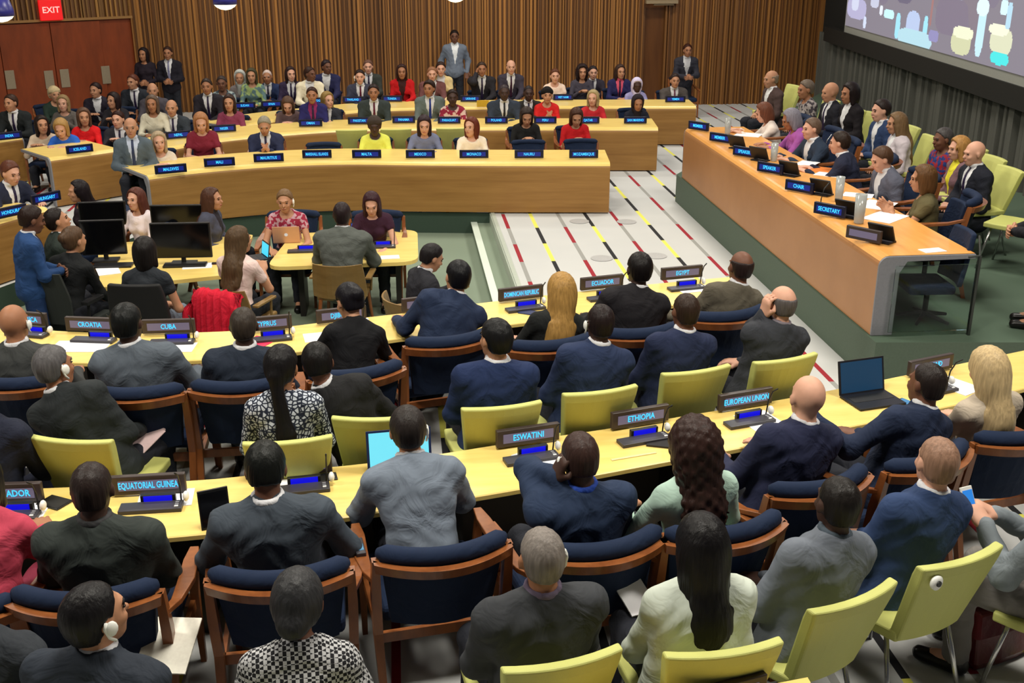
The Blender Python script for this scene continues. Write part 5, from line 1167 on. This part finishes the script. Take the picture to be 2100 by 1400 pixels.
for a in ((1514, 292, 'small black screen unit facing the cream-bloused woman'), (1560, 316, 'small black screen unit facing the woman in purple'), (1622, 346, 'small black screen unit in the middle of the podium desk'), (1688, 384, 'black screen unit beside the tall water glass'), (1742, 428, 'black screen unit between the two nearest glasses'), (1812, 478, 'black screen unit nearest the end of the podium desk')): screen_unit(*a)
for i, (px, py, yw, w_, h_) in enumerate(((1535, 276, 60, .3, .34), (1655, 335, 50, .3, .22), (1700, 358, 50, .2, .3), (1760, 400, 60, .21, .3), (1800, 420, 50, .4, .3), (1815, 445, 40, .42, .3), (1912, 513, 10, .21, .12))):
    paper(px, py, yw, ['papers under the hands of the cream-bloused woman', 'white sheet in front of the man turning away', 'paper on an orange folder on the podium desk', 'white paper beside the tall water glass', 'open papers in front of the clapping woman, farther sheet', 'open papers in front of the clapping woman, nearer sheet', 'small white card at the end of the podium desk'][i], z=PZ+T, w=w_, h=h_)
q = P(1685, 345, PZ+T); paper(1688, 348, 50, 'orange folder on the podium desk', z=PZ+T-.0005, w=.3, h=.34, mat=cmat((216, 120, 40), .6), cat='folder', name='folder')
for i, (px, py, tx_, ty_) in enumerate(((1682, 428, 1668, 400), (1690, 320, 1640, 336))):
    t = thing('gooseneck_microphone', ['small black tripod microphone in front of the podium plates', 'thin microphone angled towards the man turning away'][i], 'microphone', (*P(px, py, PZ+T)[:2], PZ+T)); m = MB()
    m.tube([(0, 0, 0), (0, 0, .1), (.03, .02, .2), (.09, .04, .26)], .006, 6); m.build('stem', DARK if i == 0 else CHROME, t, smooth=True)
    m = MB()
    for a in (0, 2.1, 4.2): m.tube([(0, 0, .05), (.07*math.cos(a), .07*math.sin(a), .003)], .004, 5)
    m.build('tripod', DARK, t)
# empty podium chairs and the glass rail
for i, (px, py) in enumerate(((1972, 418), (1982, 474))):
    q = P(px, py-6, PZ+.86); make_chair('swivel_navy', (q[0]-.24, q[1], 0), math.radians(86), PZ, '', ['empty navy chair behind the clapping woman, farther one', 'empty navy chair at the near end of the podium desk'][i], .81)
q = P(2045, 400, PZ+.8); make_chair('lime', (q[0]+.3, q[1], 0), math.radians(40), PZ, '', 'pale lime chair behind the bald man at the far right')
q = P(1905, 655, PZ+.42); pass
pz = P(1990, 690, PZ); gr = thing('glass_railing', 'glass railing with slim dark post beside the end of the podium desk', 'railing', (pz[0], 8.60, PZ))
m = MB(); m.box((0, 0, .36), (.022, .03, .72)); m.build('post', cmat((46, 50, 46), .4), gr)
m = MB(); m.box((-.38, 0, .35), (.72, .010, .60)); m.build('glass_panel', GL, gr)
m = MB(); m.tube([(.0, 0, .72), (.28, .55, .74)], .010, 8); m.tube([(-.1, 0, .71), (.0, 0, .72)], .010, 8); m.build('handrail', cmat((58, 62, 58), .35), gr)
m = MB(); m.box((.35, .3, .34), (.012, .012, .1)); 
# lower area tables, computers
ZT = ZP+.72
def slab(label, pts, zt, r_=.12, th=.04):
    q = [P(x, y, zt)[:2] for x, y in pts]; c = sum(q)/len(q); t = thing('low_table', label, 'table', (c[0], c[1], ZP)); n = len(q); ring = []
    for i in range(n):
        a, b, d = q[i-1], q[i], q[(i+1) % n]; u, v = unit(a-b), unit(d-b); rr = min(r_, np.linalg.norm(a-b)*.4, np.linalg.norm(d-b)*.4)
        for k in np.linspace(0, 1, 6): s0 = b+u*rr*(1-k); s1 = b+v*rr*k; ring.append(s0*(1-k)+s1*k-c)
    m = MB(); m.loops([[(x, y, zt-ZP-th) for x, y in ring], [(x, y, zt-ZP) for x, y in ring]]); m.build('tabletop', W_TOP, t)
    for k in (.15, .85):
        w0 = (q[0]*(1-k)+q[1]*k+q[-1]*(1-k)+q[-2]*k)/2-c if n == 4 else q[0]*0
        m = MB(); m.box((w0[0], w0[1], (zt-ZP-th)/2), (.06, .45, zt-ZP-th)); m.build('leg', cmat((34, 30, 28), .5), t)
    return t
slab('low wooden table with laptops and a rounded right end', [(545, 548), (858, 536), (856, 470), (600, 478)], ZT, .22)
slab('low wooden table carrying the computer monitors', [(205, 590), (478, 562), (520, 480), (200, 500)], ZT, .08)
def monitor(px, py, yaw, label, w=.52, h=.32):
    q = P(px, py, ZT+.05+h/2); t = thing('computer_monitor', label, 'monitor', (q[0], q[1], ZT), math.radians(yaw))
    m = MB(); m.box((0, 0, .009), (.26, .18, .016)); m.tube([(0, .02, .01), (0, .03, .2)], .025, 8); m.build('stand', DARK, t)
    m = MB(); m.box((0, 0, .07+h/2), (w, .035, h)); m.build('bezel', DARK, t, bevel=.006); m = MB(); m.box((0, -.0185, .07+h/2), (w-.03, .002, h-.03)); m.build('screen', cmat((8, 8, 10), .12, var=0, key='dark_screen'), t)
monitor(372, 496, -2, 'large black computer monitor in front, right of the black-haired woman', .62, .38)
monitor(368, 455, -2, 'black computer monitor behind the large front one', .62, .36)
monitor(212, 490, 2, 'large black computer monitor, left front of the low table', .46, .38)
monitor(212, 448, 2, 'black computer monitor at the far left of the low table', .52, .36)
m = MB(); q = P(380, 545, ZT); m.box((0, 0, .012), (.44, .15, .022)); o = m.build('keyboard', DARK, bevel=.004); o.location = (q[0], q[1], ZT); tag(o, 'black keyboard before the large right computer monitor', 'keyboard')
m = MB(); q = P(232, 546, ZT); m.box((0, 0, .012), (.40, .15, .022)); o = m.build('keyboard', DARK, bevel=.004); o.location = (q[0], q[1], ZT); tag(o, 'black keyboard before the left computer monitor', 'keyboard')
laptop(590, 492, 180, 'rose gold laptop of the woman with headphones', ZT, None, (214, 170, 146), .30, True, 15)
laptop(782, 480, 180, 'silver laptop of the woman with dark red hair', ZT, None, (178, 174, 180), .30, True, 15)
laptop(742, 498, -10, 'thin laptop with blue screen in front of the dark grey suited man', ZT, (60, 90, 220), (60, 60, 66), .30, False, 12, .8)
laptop(528, 528, -66, 'laptop with bright cyan screen held by the brown-haired woman', ZT, (60, 200, 235), (40, 40, 46), .24, False, 8, 1.1)
phone(546, 524, 20, 'phone with cyan screen on the low table', ZT, scr=(70, 200, 220)); phone(440, 540, 5, 'small dark red device on the monitor table', ZT, (70, 26, 26), w=.06, h=.07, cat='device')
console(622, 512, 0, 'rose gold laptop', z=ZT, ear=0); console(780, 503, 0, 'silver laptop', z=ZT, ear=0)
paper(405, 545, 6, 'white papers in front of the large right monitor', ZT, .3, .2); paper(222, 555, 20, 'white papers on the low table at the left', ZT, .22, .3)
paper(800, 527, 4, 'white sheet near the rounded end of the low table', ZT, .2, .14)
# red jacket hung over a chair
q = [e_[3] for e_ in PEOPLE if 'with a tablet' in e_[1]][0]
t = thing('red_jacket', 'crimson jacket draped over a chair back in the lower area', 'jacket', (q[0], q[1], ZP), math.radians(-24))
t.scale = (.84, 1.0, .95); m = MB(); n = 40; rings = []
prof = [(-.30, .72, .24), (-.33, .90, .27), (-.37, .935, .29), (-.43, .94, .30), (-.475, .90, .31), (-.50, .75, .33), (-.51, .55, .34), (-.52, .34, .36), (-.52, .14, .37)]
m.grid(lambda i, j: ((-1+2*j/(n-1))*prof[i][2], prof[i][0]+.022*math.sin(j*1.35+i*.4)*min(1, i*.5)+.16*(-1+2*j/(n-1))**2, prof[i][1]+.01*math.sin(j*.9)-.10*(abs(-1+2*j/(n-1))**3)), len(prof), n)
jk = m.build('cloth', cloth((196, 26, 50), bump=.3), t, smooth=True); md = jk.modifiers.new('thick', 'SOLIDIFY'); md.thickness = .012
for s_ in (-1, 1): m = MB(); m.tube([(s_*.26, -.30, .88), (s_*.31, -.42, .7), (s_*.30, -.47, .42), (s_*.27, -.49, .22)], [.04, .05, .045, .035], 12, flat=1.2); m.build('sleeve', cloth((196, 26, 50), bump=.3), t, smooth=True)
# papers, laptops and phones on the two rows
laptop(1790, 820, 12, 'open black laptop with dark blue screen near the raised hand', T, (12, 62, 96), (34, 36, 44), .36, False, 14, .55)
laptop(826, 985, 6, 'open laptop with bright cyan screen before the light grey suit', T, (110, 215, 235), (34, 50, 96), .38, False, 8, 1.0)
phone(1862, 826, 30, 'phone with blue screen right of the black laptop', T, scr=(60, 130, 180)); phone(112, 1030, -30, 'black phone by the Equatorial Guinea plate', T, w=.16, h=.12); phone(670, 978, 10, 'black phone near the slate-suited man', T, w=.12, h=.09)
phone(1082, 640, 60, 'small dark tablet before the blonde woman', T, (40, 60, 110), scr=(40, 50, 90), w=.1, h=.14, cat='tablet')
for i, (px, py, yw, w_, h_) in enumerate(((1565, 866, 16, .24, .33), (1108, 942, 30, .22, .30), (165, 710, -6, .42, .24), (600, 998, 8, .26, .2), (340, 1022, 4, .3, .2), (40, 1045, 0, .3, .2), (1430, 592, 14, .36, .16), (1960, 790, 30, .22, .3), (375, 712, -4, .18, .2), (1300, 935, 14, .3, .02), (660, 690, 10, .28, .2), (1460, 600, 14, .16, .14))):
    paper(px, py, yw, ['blank white sheet between the European Union plate and bald man', 'white sheet under the raised hand by the Eswatini plate', 'wide white papers at the left of the farther table', 'white paper under the hands of the slate-suited man', 'white paper by the hands of the greenish-suited man', 'white paper in front of the pink jacket', 'white papers below the Egypt plate', 'white pages in front of the blonde woman in beige', 'white paper by the steel grey suited man', 'thin edge of a closed folder near the Ethiopia plate', 'pale sheet left of the woman in black top', 'small white card near the olive grey suited man'][i], T, w_, h_, mat=cmat((222, 204, 150), .6) if i == 9 else None)
paper(532, 700, -30, 'bright red folder beside the cropped dark-skinned man', T, .2, .2, cmat((226, 44, 84), .5), 'folder', 'folder')
paper(1372, 905, -20, 'black folder beside the curly-haired woman', T, .26, .2, cmat((26, 24, 28), .5), 'folder', 'folder', 3)
q = P(440, 1045, T+.1); t = thing('tablet', 'dark tablet standing on edge at the left elbow of the slate-suited man', 'tablet', (q[0], q[1], T), .35)
m = MB(); m.box((0, 0, .11), (.16, .012, .22), rx=-.12); m.build('case', DARK, t, bevel=.003); m = MB(); m.box((0, -.008, .11), (.14, .002, .19), rx=-.12); m.build('screen', cmat((14, 14, 18), .15, var=0, key='dark_screen'), t)
# things in laps and on chairs
q = P(278, 905, .62); m = MB(); m.box((0, 0, 0), (.24, .32, .012), rx=.35); m.box((.09, 0, .004), (.10, .28, .006), rx=.35); o = m.build('booklet', cmat((236, 206, 206), .6)); o.location = tuple(q); o.rotation_euler = (0, 0, -.6); tag(o, 'open booklet with red edges on the lap of the grey-haired man', 'booklet')
q = P(345, 1322, .62); m = MB(); m.box((0, 0, 0), (.24, .30, .008), rx=.35); o = m.build('notepad', cmat((246, 240, 226), .7)); o.location = tuple(q); o.rotation_euler = (0, 0, -.15); tag(o, 'white notepad held by the young man at bottom left', 'notepad')
q = P(1305, 1225, .66); m = MB(); m.box((0, 0, 0), (.15, .2, .008), rx=.3); o = m.build('notepad', PAPER); o.location = tuple(q); o.rotation_euler = (0, 0, .3); tag(o, 'white papers on the lap of the sage-cardigan woman', 'notepad')
q = np.array(_ph[0].location)+rotm(0, 0, _ph[0].rotation_euler[2])@((_ph[1]['arms'][-1][2]*.5+_ph[1]['arms'][1][2]*.5+V(-.02, .10, .07))*_ph[0].scale[0]); t = thing('phone', 'phone held up at the right edge', 'phone', tuple(q), .3); m = MB(); m.box((0, 0, 0), (.075, .012, .15), rx=-.5); m.build('case', cmat((230, 228, 220), .4, var=0), t, bevel=.003); m = MB(); m.box((0, -.008, 0.0), (.062, .004, .12), rx=-.5); m.build('screen', glow((40, 130, 220), .8), t)
def on_chair(word, v):
    o = [o for o in C.objects if o.parent is None and 'chair of the' in o.get('label', '') and word in o['label']][0]
    return np.array(o.location)+rotm(0, 0, o.rotation_euler[2])@(V(*v)*o.scale[0]), o.rotation_euler[2]
q, an_ = on_chair('close-shaved', (-.165, -.365, .79)); t = thing('hanging_earpiece', 'white earpiece hanging on the back of a lime chair', 'earpiece', tuple(q), .4); m = MB(); m.lathe([(.012, -.012), (.034, -.008), (.036, .008), (.014, .014)]); o = m.build('earphone', WHITEP, t, smooth=True); o.rotation_euler = (1.5, 0, 0); m = MB(); m.lathe([(.004, 0), (.016, .002), (.014, .016)]); o = m.build('speaker_hole', DARK, t); o.rotation_euler = (1.5, 0, 0); o.location = (0, -.004, 0)
q = P(2040, 1270, .2); t = thing('leather_bag', 'dark maroon leather bag under the chairs at lower right', 'bag', (q[0], q[1], 0), .35)
lm = cmat((84, 22, 24), .3, bump=.2, bscale=30, key='maroon_leather'); m = MB(); m.loops([[(sx*w_, sy*d_, z) for sx, sy in ((-1, -1), (-.3, -1.15), (.3, -1.15), (1, -1), (1, 1), (.3, 1.15), (-.3, 1.15), (-1, 1))] for z, w_, d_ in ((.0, .22, .10), (.06, .25, .12), (.2, .24, .10), (.32, .19, .05))]); m.build('body', lm, t, bevel=.02)
m = MB(); m.tube([(-.12, 0, .3), (-.09, 0, .46), (0, 0, .5), (.09, 0, .46), (.12, 0, .3)], .012, 8); m.build('handle', lm, t, smooth=True)
for i, (px, py, z, lb) in enumerate(((1420, 1000, .0, ''),)): pass
q = P(540, 290, .95)
# armchair console lit blue on the left arm rest of the light grey suit's chair is part of the seat unit
q, an_ = on_chair('light grey suit and white collar', (-.315, .06, .672)); t = thing('armrest_control', 'dark control unit with blue panel on an armchair armrest', 'control unit', tuple(q), an_); m = MB(); m.box((0, 0, 0), (.05, .16, .03)); m.build('case', CONS, t, bevel=.005); m = MB(); m.box((0, -.02, .016), (.035, .06, .002)); m.build('panel', glow((90, 160, 200), .6), t)
# cream folder, red flag papers at the back
for px, py, lb, cc, z in ((1040+930-930, 0, '', None, 0),): pass
q = PY(990, 212, 20.4); m = MB(); m.box((0, 0, .06), (.22, .02, .12)); o = m.build('desk_card', cmat((226, 176, 40), .6)); o.location = (q[0], q[1]-.02, T); tag(o, 'small yellow card standing on the rearmost desk right of centre', 'card')
# small bright pendant lamps
for i, (px, py, zz) in enumerate(((462, 9, 3.05), (2, 33, 3.0), (934, -6, 3.08))):
    q = P(px, py, zz); t = thing('pendant_lamp', ['white bowl pendant lamp hanging left of centre', 'white bowl pendant lamp cut by the left edge', 'white bowl pendant lamp cut by the top edge near centre'][i], 'lamp', tuple(q), 0, 'pendant lamps')
    m = MB(); m.lathe([(.03, .16), (.09, .14), (.115, .05), (.118, .0), (.112, .0), (.08, .12), (.02, .14)], n=24); m.build('shade', cmat((44, 44, 120), .35, var=0), t, smooth=True)
    m = MB(); m.lathe([(.006, -.055), (.05, -.046), (.09, -.024), (.11, .0), (.02, .01)], n=24); m.build('diffuser', glow((255, 246, 200), 2.2), t, smooth=True)
    m = MB(); m.tube([(0, 0, .15), (0, 0, 7.2-zz)], .006, 6); m.build('cord', DARK, t)
# floor speaker discs
for i, (px, py) in enumerate(((1188, 454), (1234, 530), (1285, 455), (1345, 525))):
    q = P(px, py, 0); m = MB(); m.lathe([(.02, .001), (.13, .001), (.135, .006), (.02, .008)], n=28); o = m.build('floor_outlet', cmat((176, 176, 176), .5)); o.location = (q[0], q[1], 0)
    tag(o, ['round grey floor outlet nearest the wooden desk, left one', 'round grey floor outlet behind the Dominican Republic plate, left one', 'round grey floor outlet nearest the wooden desk, right one', 'round grey floor outlet behind the dark head, right one'][i], 'floor outlet', 'round floor outlets')
q = P(985, 498, ZP)
